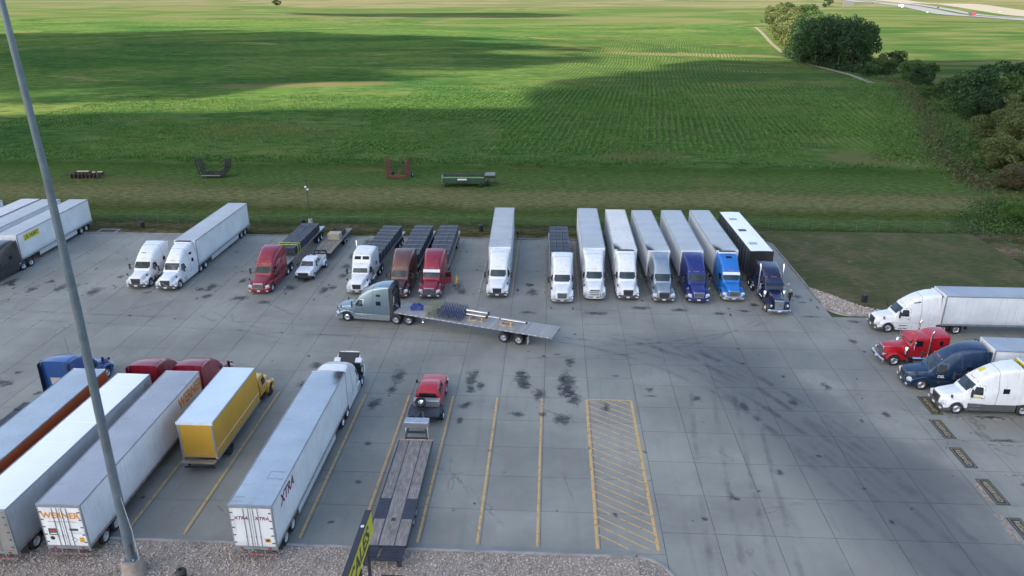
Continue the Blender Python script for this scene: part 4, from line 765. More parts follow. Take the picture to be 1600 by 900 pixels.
o=ysm.build('yellow_strap',STRAPY,ld,loc=(0,-1.8,-1.42))
tractor('semi_truck','white semi tractor with two upper sleeper windows, partly behind the passing silver truck',-21.3,75.6,PI,WHT,'studio',grille='paint',skirt=False,stacks=1,group=rowg,bobtail=True,antenna=1,bumper=ALUM)
f5=flatbed('flatbed trailer behind the white tractor with upper sleeper windows',(-20.6,94.4),(-21.2,81.6),13.2,head=False)
load_bundles('dark strapped bundles on the flatbed behind the twin-window white tractor',f5,1.0,12.3,1.42)
tractor('semi_truck','copper brown semi tractor with dark hood between white and red tractors',-16.6,74.6,PI,BRN,'aero',group=rowg,skirt=True,sleeperwin=0,bobtail=True,hoodmirror=CHROME)
f6=flatbed('flatbed trailer behind the copper brown tractor',(-16.6,94.8),(-16.6,81.0),13.8)
load_bundles('dark strapped bundles on the flatbed behind the copper brown tractor',f6,1.0,12.8,1.42)
t7,c7,_=tractor('semi_truck','crimson semi tractor with its driver door open and white sun visor',-13.07,74.7,PI,MAR,'aero',group=rowg,visor=WHT,door_open=True,sleeperwin=0,bumper=DKG,bobtail=True,hoodmirror=CHROME)
f7=flatbed('flatbed trailer behind the crimson tractor with open door',(-13.3,94.9),(-13.07,81.1),13.8)
load_bundles('dark strapped bundles on the flatbed behind the open-door crimson tractor',f7,1.0,12.9,1.42)
for c in list(bpy.data.objects):
    if c.name.startswith('semi_truck') and c.get('label','').startswith('copper'):
        for ch in c.children:
            if ch.name.split('.')[0] in('hood','front_wing'): ch.data=ch.data.copy(); ch.data.materials[0]=DRK
tractor('semi_truck','plain white semi tractor with black bumper standing alone between two empty bays',-5.7,75.3,PI,WHT,'aero','paint',bumper=DKG,group=rowg,sleeperwin=True)
trailer('trailer with grey ribbed roof behind the lone white tractor',(-6.2,97.1),(-5.76,81.1),ribs=.61)
t9,c9,h9=tractor('semi_truck','white semi tractor with chrome grille hauling dark bundles, just right of the empty bay',1.4,74.1,PI,WHT,'aero',group=rowg,bumper=ALUM,skirt=False,stacks=0,bobtail=True,sleeperwin=0)
f9=flatbed('flatbed trailer behind the white tractor right of the empty bay',(1.03,94.7),(1.3,80.6),14.1)
load_bundles('dark gridded bundles on the flatbed right of the empty bay',f9,.8,13.2,1.42,3,9,1.2,3)
tractor('semi_truck','white semi tractor with chrome bull bar',4.93,75.2,PI,WHT,'aero',group=rowg,bullbar=True,bumper=ALUM,sleeperwin=0,skirt=True)
trailer('white trailer with pale grey roof behind the bull bar tractor',(4.85,97.3),(4.96,81.4))
tractor('semi_truck','white semi tractor with black grille, tyres close to the silver one on its right',8.56,75.3,PI,WHT,'aero','black',bumper=DKG,group=rowg,sleeperwin=0)
trailer('white refrigerated trailer with cream roof and soot at its front corner',(8.55,96.9),(8.55,81.5),roof=mat('cream_roof',(.66,.64,.60),.5,var=.08,scale=.3,dirt=.3),reefer=True,soot=True)
t12,c12,_=tractor('semi_truck','silver semi tractor with black grille and white wind deflector behind the cab',12.36,74.8,PI,SILV,'swept','black',bumper=DKG,group=rowg,sleeperwin=True)
trailer('white trailer behind the silver swept tractor',(12.0,96.7),(12.25,80.9),soot=True)
tractor('semi_truck','royal blue semi tractor with chrome grille between silver and bright blue ones',16.07,74.9,PI,NAVY,'aero',group=rowg,sleeperwin=0,hoodmirror=CHROME,bobtail=True)
trailer('white trailer behind the royal blue tractor',(15.95,96.9),(16.0,81.0))
tractor('semi_truck','bright blue semi tractor with white sun visor and roof window',19.92,75.5,PI,SKYB,'aero',group=rowg,visor=WHT,roofhatch=True,sleeperwin=0,bumper=ALUM,hoodmirror=None)
trailer('white refrigerated trailer behind the bright blue tractor',(19.7,97.1),(19.93,81.6),reefer=True,soot=True)
t15,_,_=tractor('semi_truck','dark navy long-nosed semi tractor with chrome grille and twin stacks, rightmost in the far row',23.9,72.3,PI,DNAVY,'classic_tall',bumper=CHROME,skirt=False,stacks=2,visor=DNAVY,group=rowg,bobtail=True,antenna=0)
# livestock trailer
tl=trailer('black slatted livestock trailer with white roof and three hatches at the end of the row',(23.5,96.5),(23.85,80.7),L=15.6,wall=BLK2,roof=ROOFW,rail=BLK2,seams=False,name='livestock_trailer')
for s in (-1,1):
    sl=MB(); [sl.b(s*1.31-.012,s*1.31+.012,.1,15.5,z,z+.10) for z in np.arange(1.5,3.9,.26)]; sl.build('wall_slats',mat('slat_dark_grey',(.10,.105,.115),.45,.5),tl)
    sl=MB(); [sl.b(s*1.33-.012,s*1.33+.012,yy,yy+.06,1.2,4.0) for yy in np.arange(.6,15.3,1.25)]; sl.build('wall_posts',ALUM,tl)
for k,yy in enumerate((3.0,7.6,12.6)): MB().b(-.15,.75,yy,yy+.75,4.12,4.16).build('roof_hatch',BLACKP if k==1 else mat('hatch_grey',(.36,.38,.40),.5),tl)
MB().prism([(-.55,3.0),(0,2.86),(.55,3.0),(.50,3.05),(0,2.94),(-.50,3.05)],15.65,15.67,'y').build('wing_badge',ALUM,tl)
# left end of the far row
JY=mat('banner_yellow',(.62,.52,.04),.5)
tj=trailer('white trailer with yellow banner on its side, nearest of the group at the left edge',(-66.1,98.3),(-65.3,81.3),rm=STEELR,skirt=True,h=4.15,group='white trailers at the left edge of the lot')
bn=MB().b(-1.306,-1.30,11.8,14.9,3.0,3.75).build('banner',JY,tj); text('J.B. HUNT',.62,LK,tj,(-1.312,13.35,3.37),(0,-1,0),(0,0,1),'banner_lettering',bold=.03,sx=.95)
tractor('semi_truck','black semi tractor mostly cut off at the left picture edge',-65.0,75.2,PI-.04,BLK2,'aero','black',group=rowg,bobtail=True)
for i,(a,c,l) in enumerate((((-70.06,98.3),(-69.4,81.4),'second white trailer from the front of the group at the left edge'),((-73.1,98.4),(-72.6,82),'third white trailer of the left-edge group, pinkish pale roof'),((-77.9,97.5),(-77.4,82),'farthest white trailer of the left-edge group, only its corner in view'))):
    trailer(l,a,c,h=4.11,group='white trailers at the left edge of the lot',roof=TGREY if i!=1 else mat('pale_pink_roof',(.58,.55,.56),.5,var=.06))
# ---------------------------------------------------------------- silver truck crossing the lot with its flatbed
tm,cm_,_=tractor('semi_truck','silver blue semi tractor driving left across the open lane',-21.75,70.05,R(84.7),STEELBL,'swept','black',bumper=SILV,lower=SILV,headroof=True,sleeperwin=2,group='semi tractors in use on the lot',bobtail=True,rims=ALLOY,extend=FRAME,antenna=0)
MB().tube([(-1.12,-2.35,2.0),(-1.2,-2.3,2.5)],.02,5).build('cab_antenna',BLACKP,tm)
fm=flatbed('long aluminium flatbed trailer behind the silver blue tractor crossing the lot',(.7,64.35),(-15.3,69.5),16.7,z=1.40,planks=12,deck=mat('grey_tan_deck',(.33,.325,.31),.55,.2,var=.2,dirt=.3),axles=(3.35,4.9),rub=True,lights=True,group='flatbed trailers')
[MB().b(s*.93-.28,s*.93+.28,2.45,2.47,.2,.95).build('white_mudflap',PLATE,fm) for s in (-1,1)]
TB=mat('blue_tarpaulin',(.02,.04,.22),.5,var=.4,scale=4); tp=MB(); rt_=random.Random(5)
for i in range(7):
    for j in range(5):
        tp.v.append((-.5+i*.2+rt_.uniform(-.04,.04),-.6+j*.3+rt_.uniform(-.05,.05),(.18+.22*math.sin(i*1.3)*math.cos(j*.9)+rt_.uniform(0,.14))*(0.08 if i in(0,6) or j in(0,4) else 1)))
for i in range(6):
    for j in range(4): a=i*5+j; tp.f.append((a,a+5,a+6,a+1))
o=tp.build('folded_tarpaulin',TB,None,smooth=60); o.location=to_world(fm,(.25,14.9,1.41)); o.rotation_euler=(0,0,fm.rotation_euler.z+.4); o.scale=(1,1.1,1.2); tag(o,'crumpled blue tarpaulin lying on the flatbed behind the silver blue cab','tarpaulin')
def framemesh(col):
    M=MB()
    for s in (-.75,0,.75): M.tube([(s-.25,0,.0),(s-.22,0,.55),(s-.1,0,.85),(s+.1,0,.85),(s+.22,0,.55),(s+.25,0,.0)],.028,5); M.tube([(s-.24,0,.3),(s+.24,0,.7)],.02,5)
    M.tube([(-1,0,.1),(1,0,.1)],.03,5); M.tube([(-.95,.1,.62),(.95,.1,.62)],.03,5); return M.mesh('tube_frame',col)
FO=framemesh(mat('olive_tube',(.30,.29,.17),.5,.3)); FB_=framemesh(mat('blue_tube',(.06,.075,.17),.45,.3))
for i in range(14):
    blue=i>=5; o=link('tube_frame',FB_ if blue else FO); o.location=to_world(fm,(0,13.2-i*.29,1.41)); o.rotation_euler=(R(-14),0,fm.rotation_euler.z+random.uniform(-.04,.04)); o.scale=(1.15,1,1.12)
    tag(o,'blue bent-tube frame standing in the row on the crossing flatbed' if blue else 'olive bent-tube frame at the front of the row on the crossing flatbed','frame','blue tube frames on the flatbed' if blue else 'olive tube frames on the flatbed')
PIPE=mat('shiny_pipe',(.52,.50,.50),.3,1,var=.15)
for (x,z,r,y0,y1,lab,ct) in ((.0,.82,.14,6.9,9.3,'thick polished cylinder lying uppermost on the wooden cradle','pipe'),(-.05,.42,.13,7.1,9.3,'thick polished cylinder lying beneath another on the cradle','pipe'),(-.1,.55,.08,5.6,6.95,'thin polished bar between the two cradles','pipe'),(-.15,.52,.11,2.9,5.6,'long polished cylinder on the rear wooden cradle','pipe')):
    t=thing('steel_cylinder',lab,ct,to_world(fm,(x,(y0+y1)/2,1.41+z)),fm.rotation_euler.z,'polished cylinders on the flatbed'); L=y1-y0
    MB().tube([(0,-L/2,0),(0,L/2,0)],r,16).build('barrel',PIPE,t,smooth=50); [MB().tube([(0,s*L/2-.06,0),(0,s*L/2+.06,0)],r*1.22,16).build('collar',FRAME,t,smooth=50) for s in (-1,1)]
for (y0,y1,lab) in ((7.2,8.9,'timber cradle under the thick cylinders'),(4.2,5.6,'timber cradle under the long rear cylinder')):
    t=thing('timber_cradle',lab,'cradle',to_world(fm,(-.1,(y0+y1)/2,1.41)),fm.rotation_euler.z,'timber cradles on the flatbed'); L=y1-y0
    for s in (-1,1):
        MB().b(s*.42-.05,s*.42+.05,-L/2,L/2,.0,.1).build('rail',WOODN,t); [MB().b(s*.42-.05,s*.42+.05,yy-.05,yy+.05,.1,.42).build('upright',WOODN,t) for yy in (-L/2+.2,L/2-.2)]
    for yy in (-L/2+.2,L/2-.2): MB().b(-.42,.42,yy-.05,yy+.05,.22,.30).build('crosspiece',WOODN,t)
# ---------------------------------------------------------------- right-hand bays
rg='semi tractors in the reserved bays on the right'
t17,c17,_=tractor('semi_truck','white semi tractor with black grille, farthest in the right-hand bays beside the grass',32.2,69.9,R(90),WHT,'swept','black',bumper=DKG,group=rg,sleeperwin=0,extend=WHT)
decal(t17,c17,[(-3.4,3.05),(-4.0,3.2),(-4.0,3.30),(-3.4,3.15)],'side-','roof_lettering',LK); 
tr17=trailer('long white trailer with blue-grey roof beside the grass, farthest on the right',(54.5,69.8),(38.25,69.85),L=16.2,roof=panel('blue_grey_roof',(.33,.37,.43),.5,.1,.4),group='trailers in the right-hand bays')
MB().b(-1.2,-.1,16.21,16.24,3.55,3.85).build('front_banner',LR,tr17)
tractor('semi_truck','bright red long-nosed bobtail tractor with chrome bumper in the right-hand bays',30.0,62.85,R(90),RED,'classic',bumper=CHROME,skirt=False,stacks=2,group=rg,visor=RED,bobtail=True)
t19,c19,_=tractor('semi_truck','dark blue sloping-roof semi tractor with white door lettering in the right-hand bays',30.45,58.6,R(86.5),TEALB,'swept','black',bumper=TEALB,lower=TEALB,group=rg,extras='volvo',sleeperwin=True)
text('DSL',.34,LW,t19,(-1.262,-2.62,1.42),(0,-1,0),(0,0,1),'door_lettering',bold=.03)
trailer('white trailer with blue-grey roof behind the dark blue sloping tractor',(52.9,57.6),(36.8,58.25),group='trailers in the right-hand bays',roof=MATS['blue_grey_roof'])
t20,c20,_=tractor('semi_truck','white semi tractor with grey lower skirt and yellow roof badge, nearest in the right-hand bays',31.45,54.75,R(90),WHT,'swept','black',bumper=DKG,lower=DKG,group=rg,sleeperwin=True,extend=WHT)
decal(t20,c20,[(.1,3.22),(.62,3.22),(.56,3.5),(.12,3.5)],'front','roof_badge',LY); decal(t20,c20,[(-2.35,1.5),(-2.95,1.5),(-2.95,1.64),(-2.35,1.64)],'side+','door_badge',LY,.034); decal(t20,c20,[(-2.35,1.5),(-2.95,1.5),(-2.95,1.64),(-2.35,1.64)],'side-','door_badge',LY,.034)
tr20=trailer('grey-fronted trailer with yellow front banner behind the nearest right-hand tractor',(53.9,54.4),(37.75,54.6),group='trailers in the right-hand bays',rm=STEELR)
MB().b(-1.2,1.2,16.18,16.2,3.45,4.0).build('front_banner',JY,tr20); text('J.B. HUNT',.44,LK,tr20,(0,16.21,3.72),(-1,0,0),(0,0,1),'banner_lettering',bold=.03)
# ---------------------------------------------------------------- near row, facing away
ng='semi tractors of the near row facing away'
tx=trailer('white trailer with dark red lettering on doors and side, nearest to the yellow sign',(-17.1,34.5),(-17.05,50.6),roof=panel('pale_blue_grey_roof',(.40,.47,.53),.42,.25,.4),skirt=True,rm=STEELR,soot=True,group='box trailers of the near row')
for s in (-.62,.62): text('XTRA',.31,LR,tx,(s,-.062,3.22),(1,0,0),(0,0,1),'door_lettering',bold=.035,sx=1.05,shear=.25)
text('XTRA',.95,LR,tx,(1.302,2.45,3.35),(0,1,0),(0,0,1),'side_lettering',bold=.035,sx=.95,shear=.25)
MB().b(.62,.98,-.062,-.056,1.50,1.78).build('placard',mat('orange_placard',(.62,.33,.03),.5),tx); MB().b(.70,.9,-.066,-.061,1.57,1.72).build('placard_panel',LK,tx)
text('EX 5217',.10,LK,tx,(.72,-.062,3.72),(1,0,0),(0,0,1),'unit_number',bold=.01) if 0 else None
pr=MB(); [pr.b(a,c,d,e,4.125,4.138) for a,c,d,e in ((.1,1.1,2.5,2.56),(.1,1.1,3.2,3.26),(.1,.16,2.5,3.26),(-1.2,-.6,.3,.36),(-1.2,-.6,.7,.76),(-.1,.2,.2,.26),(-.1,.2,.6,.66))]; pr.build('roof_patch_seams',RAIL,tx)
tractor('semi_truck','white semi tractor with its hood tipped open in front of the lettered trailer',-17.05,57.0,0,WHT,'aero','chrome',bumper=ALUM,hood_open=True,group=ng,sleeperwin=0,bobtail=True,stacks=0,hoodmirror=None)
tw=trailer('white trailer with orange lettering on its rear doors and upper side',(-28.25,34.0),(-28.45,50.15),roof=panel('lilac_grey_roof',(.35,.375,.42),.5,.15,.45),rm=STEELR,group='box trailers of the near row',door=mat('clean_white_door',(.76,.77,.77),.45))
text('WERNER',.56,LO,tw,(0,-.064,3.35),(1,0,0),(0,0,1),'door_lettering',bold=.035,sx=1.0); text('WERNER',1.15,LO,tw,(1.302,14.3,3.25),(0,1,0),(0,0,1),'side_lettering',bold=.04,sx=.8)
text('THE RIGHT PEOPLE · DELIVERING',.11,MATS['lettering_olive'],tw,(0,-.063,2.96),(1,0,0),(0,0,1),'door_strapline',bold=.005) if 0 else MB().b(-.85,.9,-.062,-.058,2.90,2.94).build('door_strapline',RAIL,tw)
MB().b(-.95,-.42,-.062,-.057,1.95,2.42).build('placard',LK,tw); MB().b(-.88,-.48,-.066,-.061,2.18,2.34).build('placard_print',mat('placard_red',(.42,.07,.05),.5),tw); MB().b(-.88,-.48,-.066,-.061,2.02,2.10).build('placard_print',LW,tw)
MB().b(.32,.86,-.062,-.057,2.28,2.44).build('placard',DKG,tw); MB().b(.25,1.0,-.062,-.057,2.10,2.13).build('door_text_line',RAIL,tw)
MB().prism([(.3,1.62),(.5,1.44),(.7,1.62),(.5,1.80)],-.062,-.057,'y').build('diamond_placard',DKG,tw); MB().prism([(.34,1.62),(.5,1.475),(.66,1.62),(.5,1.765)],-.066,-.061,'y').build('diamond_placard_field',LW,tw)
MB().b(.80,1.08,-.062,-.057,1.45,1.80).build('placard',MATS['orange_placard'],tw); MB().lathe([(-.062,0),(-.062,.14),(-.056,.14)],14,'z').build('round_placard',LK,tw).matrix_local=Matrix.Translation((-.82,-.0,1.72))@Matrix.Rotation(R(-90),4,'X')@Matrix.Scale(1,4)
tractor('semi_truck','red semi tractor ahead of the orange-lettered trailer, left of the yellow box truck',-28.6,57.2,0,MAR,'aero',group=ng,sleeperwin=0,bobtail=True,hoodmirror=CHROME)
tww=trailer('white trailer with bright white roof, second from left in the near row',(-32.3,33.4),(-32.05,49.7),roof=ROOFW,wall=ALUM,side_m=panel('silver_side',(.46,.50,.54),.4,.4),door=mat('dull_grey_door',(.24,.235,.22),.6),rail=RAIL,group='box trailers of the near row')
lo=MB(); [lo.tube([(1.31,15.1,3.2+.22*k),(1.31,15.4,3.32+.22*k),(1.31,15.9,3.32+.22*k)],.02,4) for k in range(3)]; lo.build('side_mark',LK,tww)
tractor('semi_truck','deep red semi tractor ahead of the white-roofed trailer',-32.25,57.0,0,MAR,'aero',group=ng,sleeperwin=0,bobtail=True)
to=trailer('trailer with burnt orange side and blue-grey roof, leftmost box trailer of the near row',(-35.9,34.0),(-35.9,50.15),wall=TWHITE,side_m=ORG,roof=MATS['pale_blue_grey_roof'],group='box trailers of the near row',seams=False)
tb,cb_,_=tractor('semi_truck','blue semi tractor with dark side extenders at the far left of the near row',-39.7,57.3,0,BLUP,'aero',group=ng,sleeperwin=0,bobtail=True,extend=BLK2,antenna=1)
MB().b(-.6,.75,-5.90,-5.87,1.9,2.5).build('rear_panel',mat('dusty_panel',(.40,.38,.36),.6),tb)
fd=flatbed('flatbed trailer behind the blue tractor, left edge of the near row',(-39.9,34.2),(-39.75,50.2),15.6,z=1.3,deck=mat('dark_deck',(.06,.062,.075),.6))
load_bundles('low dark ridged load on the flatbed behind the blue tractor',fd,.5,14.6,1.3,2,12,.45,6,smat=STEELB)
# yellow box truck
ty,_,_=tractor('box_truck','yellow box truck with pale blue roof parked between two trailers',-24.35,54.9,0,YELP,'day','black',bumper=YELP,rims=BLACKP,group=None,sleeperwin=False)
y0,y1=-11.75,-3.75
for s in (-1,1):
    sw=MB().b(min(s*1.24,s*1.29),max(s*1.24,s*1.29),y0,y1,1.1,3.95).build('side_wall',YELB,ty); MB().b(min(s*1.29,s*1.305),max(s*1.29,s*1.305),y0,y1,1.75,1.80).build('rub_strip',TWHITE,sw); MB().b(min(s*1.24,s*1.31),max(s*1.24,s*1.31),y0,y1,.98,1.12).build('bottom_rail',RAIL,sw); MB().b(min(s*1.24,s*1.31),max(s*1.24,s*1.31),y0-.02,y1,3.93,4.02).build('top_rail',RAIL,ty)
MB().b(-1.26,1.26,y0-.02,y1,3.95,4.01).build('roof',ICE,ty,bev=.02); MB().b(-1.3,1.3,y0-.08,y0-.02,3.82,4.03).build('rear_header',TWHITE,ty); MB().b(-1.24,1.24,y1-.05,y1,1.1,3.95).build('front_wall',YELB,ty)
dr=MB().b(-1.16,1.16,y0-.02,y0+.03,1.15,3.82).build('roller_door',YELB,ty)
for k in range(6): MB().b(-1.14,1.14,y0-.028,y0-.018,1.2+k*.435,1.62+k*.435).build('door_slat',YELB,dr)
rf=MB(); [rf.b(s*1.16-.02 if s>0 else -1.27,1.27 if s>0 else -1.14,y0-.05,y0+.03,1.05,3.83) for s in (-1,1)]; rf.build('door_posts',RAIL,ty)
MB().b(-1.2,1.2,y0-.5,y0-.04,.92,1.0).build('tail_lift',ALUM,ty); g_=MB(); g_.b(-1.1,1.1,y0-.35,y0-.25,.45,.55); [g_.b(s*.8-.05,s*.8+.05,y0-.3,y0-.05,.5,.95) for s in (-1,1)]; g_.build('rear_bumper',FRAME,ty)
for s in (-1,1): wheel(ty,s*.95,-9.6,True,BLACKP,.48)
MB().tube([(-.8,-9.6,.5),(.8,-9.6,.5)],.09,8).build('axle',FRAME,ty); MB().b(-1.2,1.2,y0+.2,y1,.98,1.1).build('floor_frame',FRAME,ty)
# ---------------------------------------------------------------- pickups
def pickup(name,label,x,y,rz,col,flat=False,black_front=True):
    root=thing(name,label,'pickup truck',(x,y,0),rz,'pickup trucks towing gooseneck trailers'); L=5.9
    B=[(-.0,.80,.78,.55,1.05,.1),(-.08,.94,.90,.5,1.14,.1),(-.5,.98,.93,.48,1.20,.1),(-1.5,1.0,.94,.45,1.24,.1),(-3.9,1.0,.94,.45,1.26,.08)]
    B2=B+[(-4.0,.97,.93,.5,1.25,.08)]; body=link('body',MB().loft(B2,4).mesh('body',col,40),root)
    K=MB().loft([(-1.45,.86,.80,1.1,1.26,.08),(-2.05,.90,.74,1.1,1.80,.12),(-2.3,.92,.76,1.1,1.92,.14),(-3.6,.92,.76,1.1,1.92,.14),(-3.95,.90,.78,1.1,1.70,.1)],4); link('cab',K.mesh('cab',col,40),root); kb=bv(K)
    P=lambda c,f,nm,m=GLASS,off=.012:link(nm,patch(kb,c,f,off,4,3,.03).mesh(nm,m,40),root)
    P([(-.74,1.32),(.74,1.32),(.66,1.76),(-.66,1.76)],'front','windscreen',GLASSW); P([(-.66,1.36),(.66,1.36),(.62,1.66),(-.62,1.66)],'back','rear_window')
    for f in ('side+','side-'): P([(-2.1,1.32),(-2.75,1.32),(-2.75,1.72),(-2.3,1.72)],f,'door_window'); P([(-2.88,1.32),(-3.6,1.32),(-3.55,1.72),(-2.88,1.72)],f,'door_window')
    MB().b(-.62,.62,-.05,.02,.72,1.05).build('grille',BLACKP,root,bev=.02); MB().b(-1.0,1.0,-.1,.12,.42,.72).build('bumper',BLACKP if black_front else CHROME,root,bev=.04)
    for s in (-1,1):
        MB().b(s*.8-.14,s*.8+.14,-.12,.0,.82,1.04).build('headlight',LENS,root,bev=.03); mm=MB().box((s*1.16,-1.75,1.42),(.16,.10,.28)); mm.tube([(s*.92,-1.8,1.35),(s*1.1,-1.75,1.38)],.03,5); mm.build('wing_mirror',BLACKP,root,bev=.02)
        wheel(root,s*.88,-1.0,False,ALLOY,.41); 
        ar=[(-1.0+.52*math.cos(R(a)),.42+.52*math.sin(R(a))) for a in range(10,171,20)]; MB().prism(ar+[(-1.0+.44*math.cos(R(a)),.42+.44*math.sin(R(a))) for a in range(170,9,-20)],s*.82,s*1.03,'x').build('wheel_arch',col if not black_front else col,root)
        yr=-4.75; put('wheel',cached('pt',lambda:tyre_mesh(True,.41)),root,(s*.98,yr,.40),0 if s>0 else PI)
        put('rim',rim_mesh(True,ALLOY,.41),root,(s*.98,yr,.40),0 if s>0 else PI)
        if not flat:
            MB().b(s*.92-.05,s*.92+.05,-L,-4.0,.62,1.26).build('bed_side',col,root,bev=.02)
            ar=[(yr+.62*math.cos(R(a)),.45+.60*math.sin(R(a))) for a in range(0,181,15)]; MB().prism(ar,s*.95,s*1.24,'x').build('rear_fender',col,root,bev=.03)
    MB().b(-.4,.4,-5.8,-.6,.38,.55).build('chassis',FRAME,root)
    if not flat: MB().b(-.9,.9,-L+.04,-4.0,.66,.72).build('bed_floor',BLACKP,root); MB().b(-.9,.9,-L-.02,-L+.04,.62,1.22).build('tailgate',col,root,bev=.02)
    else:
        MB().b(-1.1,1.1,-5.9,-4.15,.80,.92).build('flat_deck',STEELB,root); tb_=MB().b(-.95,.95,-4.62,-4.12,.93,1.42).build('tool_box',ALUM,root,bev=.02)
        sp=put('spare_wheel',tyre_mesh(False,.41),root,(-.35,-4.95,1.5)); sp.rotation_euler=(0,R(62),R(90)); rm_=put('rim',rim_mesh(False,CHROME,.41),sp)
        for s in (-1,1): MB().b(s*1.1-.12,s*1.1+.12,-5.35,-4.2,.76,.86).build('mudguard',STEELB,root)
    return root
pw=pickup('pickup_truck','white pickup truck with black front bumper left of the empty bay, hitched to a trailer',-28.55,79.5,PI-.02,WHT)
pr_=pickup('pickup_truck','red pickup truck with silver tool box facing away in the near row',-9.55,55.7,0,RED,True,False)
pr_.scale=(1.08,1.08,1.08); pr_.location.y=55.9
def gooseneck(name,label,rear,front,L,z,deck,ramp=True,n=12,neck=2.6,box=True):
    dx,dy=front[0]-rear[0],front[1]-rear[1]; root=thing(name,label,'trailer',(rear[0],rear[1],0),math.atan2(-dx,dy),'gooseneck trailers behind pickups'); q=1.24; segs=[(-q+.04,-.52),(-.46,.46),(.52,q-.04)]
    for a,c in segs:
        k=max(1,round((c-a)/.19)); w=(c-a)/k
        for i in range(k):
            y=0
            for (ya,yb) in ((0,L*.44),(L*.44,L)):
                me=cached(('pl',round(w,3),round(yb-ya,2),deck.name),lambda:MB().b(-w/2+.006,w/2-.006,0,yb-ya-.02,-.04,0).mesh('deck_plank',deck)); put('deck_plank',me,root,(a+w*(i+.5),ya,z+random.uniform(-.006,.008)))
    for x in (-q,-.49,.49,q): MB().b(x-.035,x+.035,0,L,z-.14,z+.012).build('deck_rail',STEELB,root)
    MB().b(-q,q,-.06,0,z-.14,z+.014).build('rear_sill',STEELB,root); MB().b(-q,q,L,L+.12,z-.14,z+.03).build('front_sill',WOODN if box else STEELB,root)
    for s in (-1,1): MB().b(s*.45-.06,s*.45+.06,0,L+.3,z-.42,z-.06).build('main_beam',STEELB,root); st=MB(); [st.b(s*q-.05,s*q+.05,yy,yy+.12,z-.1,z-.02) for yy in np.arange(.6,L-.3,.42)]; st.build('stake_pockets',STEELB,root)
    if ramp:
        for s in (-1,1): MB().b(s*.88-.36 if s>0 else -1.24,1.24 if s>0 else -.52,2.4,4.4,z+.005,z+.022).build('wheel_plate',STEELB,root)
        for a,c in ((-1.2,-.32),(-.2,1.2)): rp=MB().b(a,c,-1.05,-.08,z-.06,z-.02); rp.build('loading_ramp',STEELB,root,bev=.01); rr_=MB(); [rr_.b(a+.04,c-.04,yy-.02,yy+.02,z-.02,z+.0) for yy in np.arange(-.95,-.1,.14)]; rr_.build('ramp_cleats',STEELB,root)
        MB().b(-1.22,1.22,-1.1,-1.0,z-.2,z-.02).build('ramp_edge',STEELB,root); MB().b(-.12,.15,2.2,2.5,z+.008,z+.016).build('deck_hole',BLACKP,root)
        for s in (-1,1): MB().b(s*1.0-.15,s*1.0+.15,-1.14,-1.1,.3,z-.2).build('ramp_leg',STEELB,root)
    for yy in (2.9,3.8):
        for s in (-1,1): wheel(root,s*.9,yy,True,STEELR,.39)
        MB().tube([(-.8,yy,.4),(.8,yy,.4)],.06,6).build('axle',FRAME,root)
    ne=MB()
    for s in (-1,1): ne.tube([(s*.8,L+.05,z-.1),(s*.72,L+.35,z+.55),(s*.5,L+1.0,z+.75),(s*.12,L+neck,z+.75)],.08,6)
    ne.tube([(0,L+neck,z+.8),(0,L+neck,z-.05)],.07,6); ne.b(-.85,.85,L+.25,L+.4,z-.1,z+.0); ne.b(-.75,.75,L+.3,L+.42,z+.4,z+.55); ne.build('gooseneck',STEELB,root)
    if box: bx=MB().b(-.95,.85,L+.55,L+1.3,z+.62,z+1.15).build('tool_box',ALUM,root,bev=.03); lg=MB(); [lg.b(s*.8-.04,s*.8+.04,L+.42,L+.50,z-.5,z+.75) for s in (-1,1)]; lg.build('landing_leg',PLATE,root)
    return root
gooseneck('gooseneck_trailer','plank-decked gooseneck trailer with dark loading ramps behind the red pickup',(-9.5,35.25),(-9.6,46.4),11.15,.88,WOOD)
g2=gooseneck('gooseneck_trailer','plank-decked gooseneck trailer carrying crates behind the white pickup',(-28.35,97.0),(-28.5,86.7),10.4,.95,matw('tan_plank',(.28,.24,.19)),ramp=False,box=False)
def crate(label,x,y,z,w,l,h,m,open_=True):
    p=to_world(g2,(x,y,z)); t=thing('crate',label,'crate',p,g2.rotation_euler.z,'crates on the trailer behind the white pickup')
    for s in (-1,1):
        for k in range(3): MB().b(s*w/2-.03,s*w/2+.03,-l/2,l/2,k*h/3+.01,(k+1)*h/3-.02).build('side_board',m,t); MB().b(-w/2+.03,w/2-.03,s*l/2-.03,s*l/2+.03,k*h/3+.01,(k+1)*h/3-.02).build('end_board',m,t)
    MB().b(-w/2+.03,w/2-.03,-l/2+.03,l/2-.03,.02,.08 if open_ else h-.03).build('base_board',m,t)
crate('pale timber box in the middle of the trailer behind the white pickup',-.1,4.6,.95,1.5,1.2,.85,mat('pale_box_board',(.42,.37,.28),.8,var=.2),False)
crate('dark open crate behind the pale timber box',.0,6.6-4.0+.0,.95,1.5,1.6,.6,mat('dark_box_board',(.06,.055,.05),.8,var=.3))
